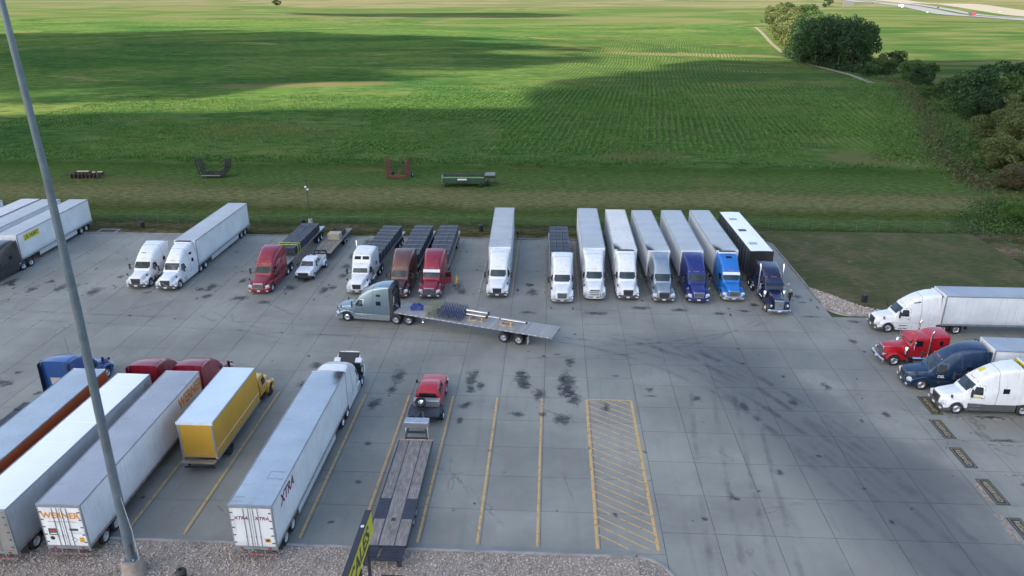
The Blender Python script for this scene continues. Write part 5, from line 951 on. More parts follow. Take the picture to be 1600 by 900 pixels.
# ---------------------------------------------------------------- people
SKIN=mat('skin',(.42,.26,.19),.6,var=.06); HAIR=mat('dark_hair',(.03,.02,.015),.8)
def person(label,x,y,rz,top,legs,hat=None,lean=0,stride=.14):
    v=[];e=[];r=[]
    def add(p,rad,par=None):
        v.append(p); r.append(rad); 
        if par is not None: e.append((par,len(v)-1))
        return len(v)-1
    pel=add((0,0,.95),(.15,.11)); wa=add((0,.01+lean*.3,1.12),(.14,.10),pel); ch=add((0,.02+lean*.7,1.34),(.17,.12),wa); nk=add((0,.01+lean,1.50),(.065,.065),ch); hd=add((0,.03+lean,1.60),(.085,.09),nk); tp=add((0,.02+lean,1.72),(.075,.085),hd)
    for s in (-1,1):
        hp=add((s*.09,0,.88),(.095,.10),pel); kn=add((s*.10,s*stride*.6+.02,.50),(.062,.065),hp); an=add((s*.11,s*stride-.02,.09),(.042,.045),kn); add((s*.12,s*stride+.14,.035),(.045,.03),an)
        sh=add((s*.19,.01+lean,1.42),(.065,.065),ch); el=add((s*.27,-.02+lean-s*.05,1.14),(.045,.045),sh); wr=add((s*.27,.10+lean-s*.05,.92),(.030,.032),el); pm=add((s*.265,.13+lean-s*.05,.84),(.036,.020),wr)
        for k in range(4):
            f1=add((s*.265+(k-1.5)*.017,.15+lean-s*.05,.79),(.009,.009),pm); add((s*.265+(k-1.5)*.017,.14+lean-s*.05,.745+abs(k-1.5)*.006),(.008,.008),f1)
        th=add((s*.225,.16+lean-s*.05,.83),(.010,.010),pm); add((s*.22,.18+lean-s*.05,.80),(.009,.009),th)
    me=bpy.data.meshes.new('b'); me.from_pydata(v,e,[]); o=bpy.data.objects.new('b',me); COL.objects.link(o); o.modifiers.new('s','SKIN'); 
    for i,sv_ in enumerate(me.skin_vertices[0].data): sv_.radius=r[i]; sv_.use_root=(i==0)
    sb=o.modifiers.new('u','SUBSURF'); sb.levels=1; sb.render_levels=1; bpy.context.view_layer.update()
    m2=bpy.data.meshes.new_from_object(o.evaluated_get(bpy.context.evaluated_depsgraph_get())); COL.objects.unlink(o); bpy.data.objects.remove(o); m2.name='body'; m2.shade_smooth()
    m2.materials.clear(); [m2.materials.append(q) for q in (SKIN,top,legs,BLACKP)]
    for p in m2.polygons:
        z=p.center.z; xx=abs(p.center.x); p.material_index=3 if z<.10 else (2 if z<.97 and xx<.2 else (1 if (z<1.47 and z>.93) or (z<1.47 and xx<.2) else 0))
    root=thing('person',label,'person',(x,y,0),rz); link('body',m2,root)
    h=MB().lathe([(-.02,.0),(-.02,.098),(.05,.10),(.10,.075),(.125,0)],12,'z',(0,.02+lean,1.68)).build('hair' if not hat else 'cap',hat or HAIR,root,smooth=60)
    if hat: MB().b(-.07,.07,.09+lean,.19+lean,1.69,1.705).build('cap_brim',hat,root)
    fc=MB().box((0,.118+lean,1.615),(.022,.03,.04)); fc.build('nose',SKIN,root); ey=MB(); [ey.box((s*.035,.112+lean,1.64),(.022,.012,.012)) for s in (-1,1)]; ey.build('eyes',BLACKP,root); MB().box((0,.112+lean,1.575),(.045,.01,.01)).build('mouth',mat('lips',(.30,.11,.09),.6),root)
    return root
person('person in yellow shirt and grey trousers standing at the open door of the crimson tractor',-10.35,77.5,R(80),mat('yellow_shirt',(.62,.40,.02),.8),mat('grey_trousers',(.17,.17,.15),.85),mat('cap_yellow',(.55,.35,.03),.8))
person('person in black clothes and pale cap beside the navy long-nosed tractor',25.75,75.3,R(200),mat('black_jacket',(.018,.018,.02),.8),mat('black_trousers',(.025,.025,.03),.85),mat('pale_cap',(.55,.55,.55),.8))
# ---------------------------------------------------------------- lamps, bins, sign
POLE=mat('galvanised_blue_grey',(.165,.205,.235),.45,.4,var=.15); BASEC=mat('pedestal_concrete',(.36,.30,.25),.9,var=.25,dirt=.4)
t=thing('light_pole','tall blue-grey tapered light pole on a concrete pedestal in the gravel strip','light pole',(-24.0,33.15,0))
MB().tube([(0,0,1.1),(.15,0,9),(.36,0,17),(.42,0,24),(.30,0,32),(.25,0,36)],[.26,.235,.21,.175,.135,.11],20).build('pole',POLE,t,smooth=50)
MB().lathe([(-.1,0),(-.1,.66),(.95,.60),(1.12,.54),(1.13,0)],24,'z').build('pedestal',BASEC,t,smooth=30); bp=MB().b(-.36,.36,-.36,.36,1.13,1.19); bp.build('base_plate',POLE,t)
bo=MB(); [bo.tube([(a*.29,b_*.29,1.15),(a*.29,b_*.29,1.32)],.03,6) for a in (-1,1) for b_ in (-1,1)]; bo.build('anchor_bolts',STEELR,t); MB().b(.22,.34,-.35,-.1,1.6,2.3).build('service_box',DKG,t); cb2=MB(); cb2.tube([(.32,-.1,5.5),(.52,-.1,3.2),(.55,-.15,1.2)],.018,5); cb2.tube([(.40,.05,3.5),(.5,0,1.2)],.015,5); cb2.build('cable',STEELR,t)
hd_=MB(); hd_.b(-1.2,2.2,-.1,.1,35.9,36.05); [hd_.b(x_-.3,x_+.3,-.35,.35,35.7,35.95) for x_ in (-1.1,.5,2.1)]; hd_.build('lamp_heads',DKG,t)
t=thing('lamp_post','slim dark lamp post on a white concrete pedestal beyond the far kerb','lamp post',(-34.3,101.0,0))
MB().tube([(0,0,.9),(-.02,0,6.4)],[.09,.06],10).build('post',mat('dark_post_paint',(.05,.06,.055),.5),t); MB().lathe([(-.05,0),(-.05,.30),(.95,.27),(.97,0)],16,'z').build('pedestal',mat('white_pedestal',(.50,.48,.46),.8),t)
lh=MB(); lh.b(-.28,-.05,-.1,.1,5.5,5.75); lh.b(-.05,.22,-.12,.12,5.2,5.35); lh.build('camera_housing',LW,t); MB().b(-.12,.12,-.12,.12,6.4,6.65).build('lamp_head',BLACKP,t)
BIN=mat('bin_black',(.018,.02,.018),.7,var=.3)
def bin_(lab,x,y,h=.95,r=.32):
    t=thing('trash_can',lab,'trash can',(x,y,-.04),0,'black trash cans'); MB().lathe([(0,0),(0,r*.85),(h*.8,r),(h*.82,r*1.06),(h*.86,r*1.06)],16,'z').build('barrel',BIN,t,smooth=40)
    MB().lathe([(h*.86,r*1.04),(h*1.02,r*.8),(h*1.06,r*.35),(h*1.0,r*.30),(h*.9,r*.28)],16,'z').build('lid',BLACKP,t,smooth=40)
bin_('black trash can on the grass between the left-edge trailers and the white bobtail',-57.9,98.9); bin_('black trash can beside the white lamp post pedestal',-35.3,100.9,1.0); bin_('black trash can on the verge left of the ribbed-roof trailer',-9.7,99.6)
bin_('black trash can on the brown grass beside the farthest right-hand tractor',34.15,76.6); bin_('black trash can in the gravel strip beside the concrete pedestal',-20.85,32.6,.95,.30)
t=thing('marker_post','short dark marker post on the far kerb beside the ribbed-roof trailer','post',(-4.4,96.6,0)); MB().tube([(0,0,0),(0,0,.8)],.07,8).build('post',BIN,t); MB().lathe([(.8,0),(.8,.16),(.95,.14),(1.0,0)],10,'z').build('cap',BLACKP,t)
MB_=MB(); t=thing('sign','yellow and black SCALES sign on a black post beside the loading ramp','sign',(-8.95,30.9,0))
SY=mat('sign_yellow',(.58,.52,.015),.45,var=.08); SB=mat('sign_black',(.030,.026,.040),.5); LEN=6.4
MB().b(-.30,0,-LEN,0,5.55,7.0).build('sign_box',SB,t,bev=.02); pf=MB().b(0,.025,-LEN+.05,-.05,5.62,6.93).build('sign_face',SY,t)
text('SCALES',1.25,LK,pf,(.03,-2.95,6.27),(0,1,0),(0,0,1),'lettering',bold=.03,sx=1.05); MB().b(-.22,-.06,-1.35,-1.18,7.0,7.012).build('top_label',LW,t)
MB().tube([(-.10,-2.6,0),(-.10,-2.6,5.5)],.13,10).build('post',SB,t); MB().tube([(-.10,-.9,0),(-.10,-.9,5.5)],.10,10).build('post',SB,t)
t=thing('small_sign','small black-framed lime green sign panel low beside the yellow sign','sign',(-8.0,30.6,0)); MB().b(-.62,.62,-.06,.06,2.3,3.0).build('frame',SB,t,bev=.02); MB().b(-.55,.55,-.075,-.06,2.36,2.88).build('face',mat('lime_sign',(.40,.55,.03),.5),t); MB().b(-.05,.05,-.05,.05,0,2.3).build('post',SB,t)
# ---------------------------------------------------------------- chain link fence
FP=mat('fence_galvanised',(.10,.12,.11),.7,.2)
t=thing('chain_link_fence','thin grey chain link fence running along the verge and round the grassed corner','fence',(0,0,0))
path=[(-95,99.8),(-23.6,100.7),(30.6,102.4),(57.6,101.6),(58.4,89.6),(60,60)]
def ribbon(M,a,c,w):
    d=Vector((c[0]-a[0],c[1]-a[1])).normalized(); n=Vector((-d.y,d.x))*w/2; i=len(M.v); M.v+=[(a[0]+n.x,0,a[1]+n.y),(a[0]-n.x,0,a[1]-n.y),(c[0]-n.x,0,c[1]-n.y),(c[0]+n.x,0,c[1]+n.y)]; M.f.append((i,i+1,i+2,i+3))
wm=MB(); SP=3.0; H_=1.5; st_=.17
for s in (1,-1):
    k=-H_
    while k<SP+.01:
        a=(k,0) if s>0 else (k,H_); c=(k+H_,H_) if s>0 else (k+H_,0)
        t0=max(0,(0-a[0])/H_); t1=min(1,(SP-a[0])/H_)
        if t1>t0: ribbon(wm,(a[0]+(c[0]-a[0])*t0,a[1]+(c[1]-a[1])*t0),(a[0]+(c[0]-a[0])*t1,a[1]+(c[1]-a[1])*t1),.005)
        k+=st_
wme=bpy.data.meshes.new('wire_mesh'); wme.from_pydata(wm.v,[],wm.f); wme.materials.append(FP)
pme=MB().tube([(0,0,-.1),(0,0,1.55)],.025,6).mesh('fence_post',FP); rme=MB().tube([(0,0,1.5),(SP,0,1.5)],.014,5).mesh('top_rail',FP)
for (a,c) in zip(path,path[1:]):
    d=Vector((c[0]-a[0],c[1]-a[1],0)); n=max(1,round(d.length/SP)); ang=math.atan2(d.y,d.x); sc_=d.length/n/SP
    for i in range(n):
        x,y=a[0]+d.x*i/n,a[1]+d.y*i/n; put('fence_post',pme,t,(x,y,0)); put('top_rail',rme,t,(x,y,0),ang,(sc_,1,1)); put('wire_mesh',wme,t,(x,y,.04),ang,(sc_,1,1))
# ---------------------------------------------------------------- farm implements
RUST=mat('rusty_iron',(.075,.04,.03),.8,var=.4,scale=4); CREAM=mat('cream_bar',(.50,.46,.34),.7); DGI=mat('dark_iron',(.028,.031,.028),.7,.2,var=.3); RDI=mat('faded_red_iron',(.13,.025,.03),.6,var=.3); GRI=mat('implement_green',(.02,.075,.03),.5,var=.2)
t=thing('disc_harrow','low rusty disc harrow with cream beams lying in the grass, leftmost implement','implement',(-83.2,127.8,-.05),.05); t.scale=(1.05,1.5,1.5)
m=MB(); m.b(-2.7,2.6,-.5,-.35,.35,.5); m.b(-2.4,2.5,.45,.6,.4,.55); [m.b(x_-.06,x_+.06,-.9,.9,.38,.5) for x_ in (-2.3,-.8,.8,2.3)]; m.tube([(-2.6,0,.4),(-4.2,-.5,.2)],.06,6); m.build('frame',RUST,t)
for k in range(16):
    x_=-2.5+k*.33; MB().lathe([(-.02,0),(-.02,.30),(.02,.30),(.04,0)],12,'x',(x_,-.62 if k%2 else .7,.28)).build('disc',RUST,t)
for (a,c,z) in ((-1.6,.4,.72),(1.0,1.5,.62),(1.9,2.7,.66)): MB().b(a,c,-.1,.05,z-.06,z+.04).build('cream_beam',CREAM,t)
t=thing('field_cultivator','dark folded field cultivator with two raised wings, second implement from the left','implement',(-60.2,128.9,-.05),.04); t.scale=(1.12,1.2,1.12)
m=MB(); m.b(-1.9,1.6,-.9,-.75,.5,.65); m.b(-1.9,1.6,.3,.45,.5,.65); m.b(-1.9,1.6,1.2,1.35,.5,.65); [m.b(x_-.06,x_+.06,-.9,1.35,.5,.64) for x_ in (-1.8,-.6,.5,1.5)]; m.build('frame',DGI,t); MB().b(-1.8,1.2,-1.05,-.95,.42,.52).build('front_bar',ALUM,t)
for s,xb in ((-1,-2.1),(1,1.8)):
    m=MB(); 
    for yy in (-.8,.2,1.2): m.tube([(xb,yy,.6),(xb+s*.55,yy,2.9)],.11,5)
    for z in (1.0,1.8,2.7): m.tube([(xb+s*.2*z/1.2,-.9,z),(xb+s*.2*z/1.2,1.3,z)],.06,5)
    w_=m.build('folded_wing',DGI,t)
    m=MB()
    for yy in np.arange(-.8,1.3,.4):
        for z in (1.2,1.9,2.6): x_=xb+s*.2*z/1.2; m.tube([(x_,yy,z),(x_-s*.45,yy,z+.15),(x_-s*.85,yy,z-.2)],.06,4)
    m.build('tines',DGI,w_)
m=MB(); 
for x_ in np.arange(-1.7,1.5,.35):
    for yy in (-.6,.5): m.tube([(x_,yy,.75),(x_,yy-.25,.4),(x_,yy-.1,.02)],.06,4)
m.build('tines',DGI,t); [wheel(t,x_,yy,False,STEELR,.42) for x_,yy in ((-1.0,-.2),(1.0,-.2))]; m=MB().b(1.8,3.0,-.3,-.1,1.9,2.05); m.b(2.0,2.9,.3,.45,1.5,1.6); m.build('hydraulic_arm',DGI,t)
t=thing('bale_rack','faded red open bale rack with tall side posts, third implement from the left','implement',(-27.1,130.2,-.05),-.03); t.scale=(1.12,1.1,1.12)
m=MB(); m.b(-1.75,1.4,-1.6,-1.4,.35,.7); m.b(-1.75,1.4,1.5,1.6,.35,.5); [m.b(x_-.06,x_+.06,-1.5,1.6,.35,.5) for x_ in (-1.7,-.2,1.35)]; m.build('base_frame',RDI,t)
for s,xb in ((-1,-1.75),(1,1.4)):
    for yy in np.arange(-1.4,1.7,.6): MB().tube([(xb,yy,.5),(xb+s*.05,yy,2.6),(xb+s*.3,yy,3.1)],.055,5).build('side_post',RDI,t)
    m=MB(); [m.tube([(xb,-1.4,z),(xb,1.6,z)],.04,5) for z in (1.0,1.6,2.2,2.7)]; m.build('side_rails',RDI,t)
m=MB(); [m.tube([(x_,1.6,.5),(x_,1.6,2.2)],.03,4) for x_ in np.arange(-1.5,1.3,.35)]; [m.tube([(-1.7,1.6,z),(1.4,1.6,z)],.025,4) for z in (.9,1.4,1.9)]; m.build('back_lattice',DGI,t); [wheel(t,x_,yy,False,STEELR,.42) for x_,yy in ((-1.3,.9),(1.85,.6))]
t=thing('harvester_header','green harvester header with black reel on a low trailer, rightmost implement','implement',(-14.4,124.2,-.05),.03); t.scale=(1.05,1.2,1.35)
MB().prism([(-.5,.5),(-.5,1.25),(-.35,1.3),(-.3,.5)],-3.9,2.9,'x').build('back_panel',GRI,t); m=MB(); m.b(-3.95,2.95,-.62,-.5,1.22,1.30); m.b(-3.95,-3.87,-.6,1.9,.5,1.35); m.build('edge_trim',ALUM,t); MB().b(-3.87,2.9,-.3,1.9,.5,.6).build('table',DGI,t)
m=MB(); 
for k in range(5): a_=k*2*PI/5; m.tube([(-3.8,.9+.55*math.cos(a_),1.15+.55*math.sin(a_)),(2.85,.9+.55*math.cos(a_),1.15+.55*math.sin(a_))],.05,5)
for x_ in (-3.8,-2,0,1.6,2.85): m.lathe([(-.03,0),(-.03,.55),(.03,.55),(.03,0)],10,'x',(x_,.9,1.15)) if x_ in(-3.8,2.85) else m.tube([(x_,.4,1.15),(x_,1.4,1.15)],.03,4)
m.build('reel',BLACKP,t); m=MB().tube([(-3.8,.2,.95),(2.85,.2,.95)],.2,10); m.build('auger',DGI,t); MB().b(-1.4,.1,-.66,-.6,.95,1.12).build('white_plate',LW,t); MB().b(-1.6,.3,-.62,-.55,.55,.92).build('feed_opening',BLACKP,t)
m=MB(); m.b(-3.6,5.0,.3,.45,.35,.5); m.b(2.9,4.7,.2,1.6,1.0,1.3); m.build('trailer_frame',DGI,t); m=MB(); [m.b(2.95,4.6,yy,yy+.12,1.35,1.5) for yy in (.3,.9,1.5)]; m.build('divider_bars',ALUM,t)
[wheel(t,x_,yy,False,STEELR,.38) for x_,yy in ((-3.3,-.3),(2.3,-.3),(3.4,.6))]
# ---------------------------------------------------------------- road far right with traffic
ASP=NB('pale_asphalt'); P=ASP.pos(); ASP.bsdf(ASP.mix(ASP.noise(P,.05,4),(.15,.15,.155),(.20,.20,.205)),.85); ASP=ASP.m; SAND=NB('sandy_ground'); P=SAND.pos(); SAND.bsdf(SAND.mix(SAND.noise(P,.02,4),(.20,.17,.12),(.27,.24,.18)),.9); SAND=SAND.m
DIRT=NB('sandy_dirt'); P=DIRT.pos(); DIRT.bsdf(DIRT.mix(DIRT.noise(P,.3,4),(.13,.11,.07),(.24,.20,.14)),.9); DIRT=DIRT.m
def ribbon_road(pts,w,z,name,m,off=0):
    M=MB(); P=[Vector((x,y,0)) for x,y in pts]
    Q=[]
    for a,c in zip(P,P[1:]): Q+=[a.lerp(c,k/12) for k in range(12)]
    Q.append(P[-1])
    for i,p in enumerate(Q):
        d=(Q[min(i+1,len(Q)-1)]-Q[max(i-1,0)]).normalized(); s=Vector((d.y,-d.x,0))
        for q in (off-w/2,off,off+w/2): a=p+s*q; M.v.append((a.x,a.y,max(gz(a.x,a.y),gz(a.x+6,a.y),gz(a.x-6,a.y))+z))
        if i: k=3*(i-1); M.f+=[(k,k+1,k+4,k+3),(k+1,k+2,k+5,k+4)]
    o=M.build(name,m); return o
RP=[(400,480),(438,782),(470,985),(512,1200),(566,1500),(640,1900),(800,2700)]
o=ribbon_road(RP,24,.35,'highway',ASP,4); tag(o,'pale asphalt highway crossing the far right corner',None,None,'structure'); o=ribbon_road(RP,13,.35,'highway',ASP,32); tag(o,'farther carriageway of the highway',None,None,'structure')
o=ribbon_road(RP,60,.12,'sandy_embankment',SAND,92); tag(o,'strip of bare sandy ground beyond the highway',None,None,'structure')
for off,c_ in ((16.5,WHO),(-7.5,WHO)): o=ribbon_road(RP,.5,.37,'edge_line',c_,off); tag(o,kind='structure')
o=ribbon_road([(160,640),(154,604),(133,486),(121,410),(116.5,367),(114.5,335),(113.5,301),(110,272)],2.4,.18,'dirt_track',DIRT); tag(o,'sandy track along the field side of the tree line',None,None,'structure')
RDH=R(-8)
def far_car(lab,x,y,col,kind='car',rz=None,trl=None):
    rz=RDH if rz is None else rz; z=gz(x,y)+.4
    if kind=='car':
        t=thing('car',lab,'car',(x,y,z),rz,'vehicles on the highway'); K=MB().loft([(0,.7,.65,.3,.7,.1),(-.2,.88,.8,.3,.85,.1),(-1.2,.9,.82,.3,.98,.1),(-3.9,.9,.82,.3,1.0,.1),(-4.4,.85,.75,.35,.9,.1)],3); link('body',K.mesh('body',col,40),t)
        link('cabin',MB().loft([(-1.3,.75,.7,.9,1.0,.05),(-1.9,.78,.62,.9,1.42,.1),(-3.3,.78,.62,.9,1.45,.1),(-3.9,.75,.66,.9,1.05,.05)],3).mesh('cabin',GLASS,40),t); [wheel(t,s*.78,yy,False,ALLOY,.33) for s in (-1,1) for yy in (-.85,-3.5)]; MB().b(-.6,.6,-3.2,-2.0,1.44,1.47).build('roof',col,t); return t
    t,_,_=tractor('semi_truck',lab,x,y,rz,col,'aero',group='vehicles on the highway',sleeperwin=0,bobtail=True); t.location.z=z
    return t
for (lab,x,y,c_,tc) in (('distant red semi tractor on the highway at the top right',462,900,RED,DKG),('distant white semi tractor on the highway',489,1150,WHT,TWHITE)):
    hd=R(180-9) if c_ is RED else R(180-10); dv=Vector((-math.sin(hd),math.cos(hd),0)); t=far_car(lab,x,y,c_,'semi',hd)
    a=Vector((x,y,0))-dv*20.5; c=Vector((x,y,0))-dv*6.2; q=trailer(('grey trailer behind the distant red tractor' if c_ is RED else 'white trailer behind the distant white tractor'),(a.x,a.y),(c.x,c.y),L=14.2,wall=tc,roof=tc,group='trailers on the highway',seams=False); q.location.z=t.location.z
far_car('distant white car on the highway between two semis',466,1022,WHT,rz=R(171)); far_car('distant dark car on the far carriageway',505+22,1130,BLK2); far_car('distant dark car near the top edge on the highway',517,1333,BLK2,rz=R(171)); far_car('distant white van-like car on the sandy side of the highway',552,1022,WHT)
t=thing('billboard','grey panelled hoarding standing beside the far highway','hoarding',(427,1188,gz(427,1188)),R(20))
for k in range(6): MB().b(-9+k*3.05,-9+k*3.05+2.95,-.15,.15,2.0,7.0).build('panel',mat('hoarding_grey',(.24,.24,.25),.8),t)
for k in range(5): MB().tube([(-8+k*4,.3,0),(-8+k*4,.3,7)],.25,6).build('post',WOOD,t)
# ---------------------------------------------------------------- vegetation
def leafmat(name,a,b_,c_):
    b=NB(name); rn=b.n('ShaderNodeNewGeometry').outputs['Random Per Island']; n=b.noise(b.pos(),.35,3,.6); oi=b.n('ShaderNodeObjectInfo').outputs['Random']
    c=b.ramp(b.M('ADD',b.M('MULTIPLY',rn,.6),b.M('MULTIPLY',n,.4)),[(.15,a),(.5,b_),(.85,c_)]); cx=b.n('ShaderNodeCombineXYZ'); vv=b.M('MULTIPLY_ADD',oi,.5,.78); [b.put(cx.inputs[i],vv) for i in range(3)]; c=b.mix(1.0,c,cx.outputs[0],'MULTIPLY')
    d=b.bsdf(c,.75,spec=.2,out=False); t=b.n('ShaderNodeBsdfTranslucent'); b.put(t.inputs[0],b.mix(1.0,c,(1.3,1.5,.6),'MULTIPLY')); m=b.n('ShaderNodeMixShader'); m.inputs[0].default_value=.22
    b.t.links.new(d.outputs[0],m.inputs[1]); b.t.links.new(t.outputs[0],m.inputs[2]); b.t.links.new(m.outputs[0],b.out.inputs[0]); return b.m
LF={'dark':leafmat('dark_leaves',(.014,.036,.016),(.030,.064,.026),(.060,.108,.042)),'mid':leafmat('mid_leaves',(.028,.056,.020),(.050,.095,.028),(.095,.145,.045)),'olive':leafmat('olive_leaves',(.052,.072,.026),(.100,.125,.044),(.165,.18,.07)),'bright':leafmat('bright_leaves',(.050,.105,.026),(.080,.155,.036),(.125,.20,.055)),'brown':leafmat('brown_scrub_leaves',(.060,.058,.032),(.10,.09,.05),(.15,.135,.07))}
BARK=mat('bark',(.075,.06,.045),.9,var=.3,scale=5)
def leaf_quads(C,N,size,rs):
    n=len(C); a=rs.normal(size=(n,3)); a+=N*.6; a/=np.linalg.norm(a,axis=1)[:,None]; t=np.cross(a,rs.normal(size=(n,3))); t/=np.linalg.norm(t,axis=1)[:,None]; u=np.cross(a,t)
    s=size*rs.uniform(.6,1.35,(n,1)); k=rs.uniform(.5,.9,(n,1)); V=np.stack([C-t*s*.5-u*s*k*.35,C+t*s*.15-u*s*k*.5,C+t*s*.55+u*s*k*.1,C-t*s*.1+u*s*k*.5],1).reshape(-1,3); F=np.arange(n*4).reshape(-1,4); return V,F
CR={}
def crown(kind,var,full=False):
    k=(kind,var)
    if k in CR: return CR[k]
    rs=np.random.RandomState(100+var*7+len(kind)); nb=26 if not full else 40; cs=[];rr_=[]
    for i in range(nb):
        th=rs.uniform(0,6.28); ph=rs.uniform(-1,1); rad=rs.uniform(.25,.92); z=.50+.40*ph*(1-.2*rs.rand()); q=math.sqrt(max(.05,1-(ph*.85)**2)); cs.append((.42*rad*q*math.cos(th)*1.25,.42*rad*q*math.sin(th)*1.25,z)); rr_.append(rs.uniform(.07,.19))
    C=[];N=[]
    for c,r in zip(cs,rr_):
        m=int(3600*r*r/.02*.05*(2.2 if full else 1.25)); d=rs.normal(size=(m,3)); d/=np.linalg.norm(d,axis=1)[:,None]; p=np.array(c)+d*r*rs.uniform(.72,1.12,(m,1))*np.array([1,1,.85]); C.append(p); N.append(d)
    C=np.concatenate(C);N=np.concatenate(N); keep=C[:,2]>.06; V,F=leaf_quads(C[keep],N[keep],.042 if not full else .032,rs)
    tmp=quick('crown',V,F,LF[kind]); me=tmp.data; bpy.data.objects.remove(tmp); CR[k]=me; return me
def trunk(var):
    k=('trunk',var)
    if k in CR: return CR[k]
    rs=random.Random(var); M=MB(); M.tube([(0,0,-.05),(.01,0,.2),(rs.uniform(-.02,.02),0,.5),(rs.uniform(-.03,.03),.02,.8)],[.030,.022,.014,.005],8)
    for i in range(7): a=rs.uniform(0,6.28); z=rs.uniform(.2,.5); M.tube([(0,0,z),(.12*math.cos(a),.12*math.sin(a),z+.12),(.27*math.cos(a),.27*math.sin(a),z+.25)],[.012,.008,.003],5)
    CR[k]=M.mesh('trunk',BARK); return CR[k]
def tree(lab,x,y,H,kind,var,wide=1.0,group='trees along the field edge',nm='tree',full=False,cat='tree'):
    t=thing(nm,lab,cat,(x,y,gz(x,y)-.1),random.uniform(0,6.28),group); c=put('crown',crown(kind,var,full),t,(0,0,0),0,(H*wide,H*wide,H)); q=put('trunk' if nm=='tree' else 'stems',trunk(var),t,(0,0,0),0,(H*.8,H*.8,H)); return t
rv=random.Random(21)
# pale sunlit trees at the far end of the line
far_l=[(143,500),(136,470),(160,600),(170,606),(156,572),(167,576),(178,584),(150,546),(160,548),(171,552),(144,516),(154,520),(165,524),(138,486),(148,488),(158,494),(132,458),(142,462),(152,468),(128,436),(138,440)]
for i,(x,y) in enumerate(far_l): tree('pale olive tree in the sunlit far clump left of the dark trees',x+2,y,rv.uniform(17.5,21),'olive' if i%3 else 'mid',i%3,rv.uniform(.8,.95),'pale trees of the far sunlit clump')
dk_l=[(122,392),(131,396),(121,378),(130,382),(138,388),(120,364),(129,366),(137,372),(120,350),(128,352),(134,356),(121,338),(128,340),(123,328)]
for i,(x,y) in enumerate(dk_l): tree('tall dark tree in the dense dark clump midway along the tree line',x,y,rv.uniform(18.5,22),'dark',i%3,rv.uniform(.72,.85),'tall dark trees of the middle clump')
for i,(x,y,H,k_,l) in enumerate([(127,308,7,'mid','bushy shrub just right of the tall dark clump, farther one'),(119,300,4.5,'dark','low dark shrub at the right foot of the tall dark clump'),(128,285,7.5,'mid','rounded shrub right of the dark clump, nearer the ditch'),(124,268,6.5,'dark','rounded dark shrub nearest the ditch bend'),(137,292,6,'mid','shrub half hidden behind the rounded shrubs by the ditch'),(119,252,4.5,'dark','small dark shrub on the ditch bank'),(135,318,9,'dark','bushy dark tree touching the right side of the tall dark clump'),(123,243,6,'mid','rounded green shrub between the ditch bend and the right-hand trees'),(117,231,6.5,'dark','dark shrub halfway along the ditch toward the right-hand trees'),(114,219,7,'mid','green shrub just left of the tall dark right-hand tree'),(112,236,4,'mid','small green shrub in the ditch'),
    (110,205,12.5,'dark','tall dark tree right of the ditch, farther of the right-hand trees'),(121,214,13.5,'dark','tall dark tree behind the others at the right edge'),(105,192,9,'dark','dark bushy tree on the ditch bank at right'),(118,200,11,'mid','broad green tree near the right picture edge, behind the olive ones'),(115,190,10,'mid','green tree between the tall dark tree and the olive willows'),
    (104,172,10,'olive','olive tree near the right picture edge, upper one'),(93,160,8.5,'olive','olive willow-like tree beside the ditch at right'),(114,174,11,'bright','bright green tree at the right picture edge'),(90,148,9.5,'olive','broad olive tree at the right picture edge'),(83,141,7,'olive','low-branched bushy tree on the left foot of the olive trees'),(84,131,7.5,'olive','olive bushy tree nearest the mown verge at right'),(88,133,8.5,'mid','green bushy tree by the right picture edge above the fence'),(77,127,4.2,'brown','low brown bush at the foot of the right-hand trees'),(78,118,5,'mid','leafy green bush near the right picture edge'),(86,118,7,'olive','olive tree at the right edge behind the green bush'),
    (67,108,3.2,'bright','low green bush outside the fence corner'),(71,103,3.6,'mid','green bush right of the fence corner'),(66,96,2.8,'olive','low olive bush outside the fence near the right edge'),(72,93,3.4,'mid','bush outside the fence at the right picture edge'),(78,106,4.5,'bright','bright bush behind the fence bushes at the right edge')]):
    big=y<225; tree(l,x,y,H,k_,i%2+3,1.35 if H<9 else 1.15,'shrubs and trees along the ditch',full=big,nm='tree' if H>6.5 else 'bush',cat='tree' if H>6.5 else 'bush')
tree('lone round bush at the top of the picture in the far field',-446,1266,10,'dark',0,1.3,None); tree('single tree beside the far highway above the tree line',405,1210,16,'mid',1,1.1,'trees beside the far highway'); tree('small dark tree left of the hoarding near the highway',392,1185,6,'dark',2,1.2,'trees beside the far highway')
# ditch scrub and tall weeds: masses nobody could count
def scrub(name,lab,pts,kind,size,n,spread,hgt,seed,struct=True):
    rs=np.random.RandomState(seed); P=np.array(pts,float); seg=rs.randint(0,len(P)-1,n); t_=rs.rand(n,1); c=P[seg]*(1-t_)+P[seg+1]*t_; c=c+rs.normal(size=(n,2))*spread
    cl=rs.randint(0,max(1,n//45),n); off=rs.normal(size=(max(1,n//45),2))*spread*.8; 
    h=np.abs(rs.normal(size=n))*hgt*.45*(.5+.5*np.sin(c[:,0]*1.3+cl)*np.cos(c[:,1]*.9)+.3); z=np.array([gz(a,b_) for a,b_ in c])+np.clip(h,0,hgt)
    C=np.stack([c[:,0],c[:,1],z],1); V,F=leaf_quads(C,np.tile([0,0,1.],(n,1)),size,rs); return tag(quick(name,V,F,LF[kind]),lab,None,None,'stuff')
scrub('ditch_scrub','brownish scrub filling the ditch below the trees',[(122,290),(118,262),(108,232),(98,205),(88,180),(80,160),(76,142),(72,125)],'brown',.4,6000,1.8,.9,1)
scrub('ditch_scrub','green scrub among the brown scrub of the ditch',[(126,300),(116,250),(104,215),(92,180),(84,158),(78,140)],'mid',.45,9000,4.0,1.2,2)
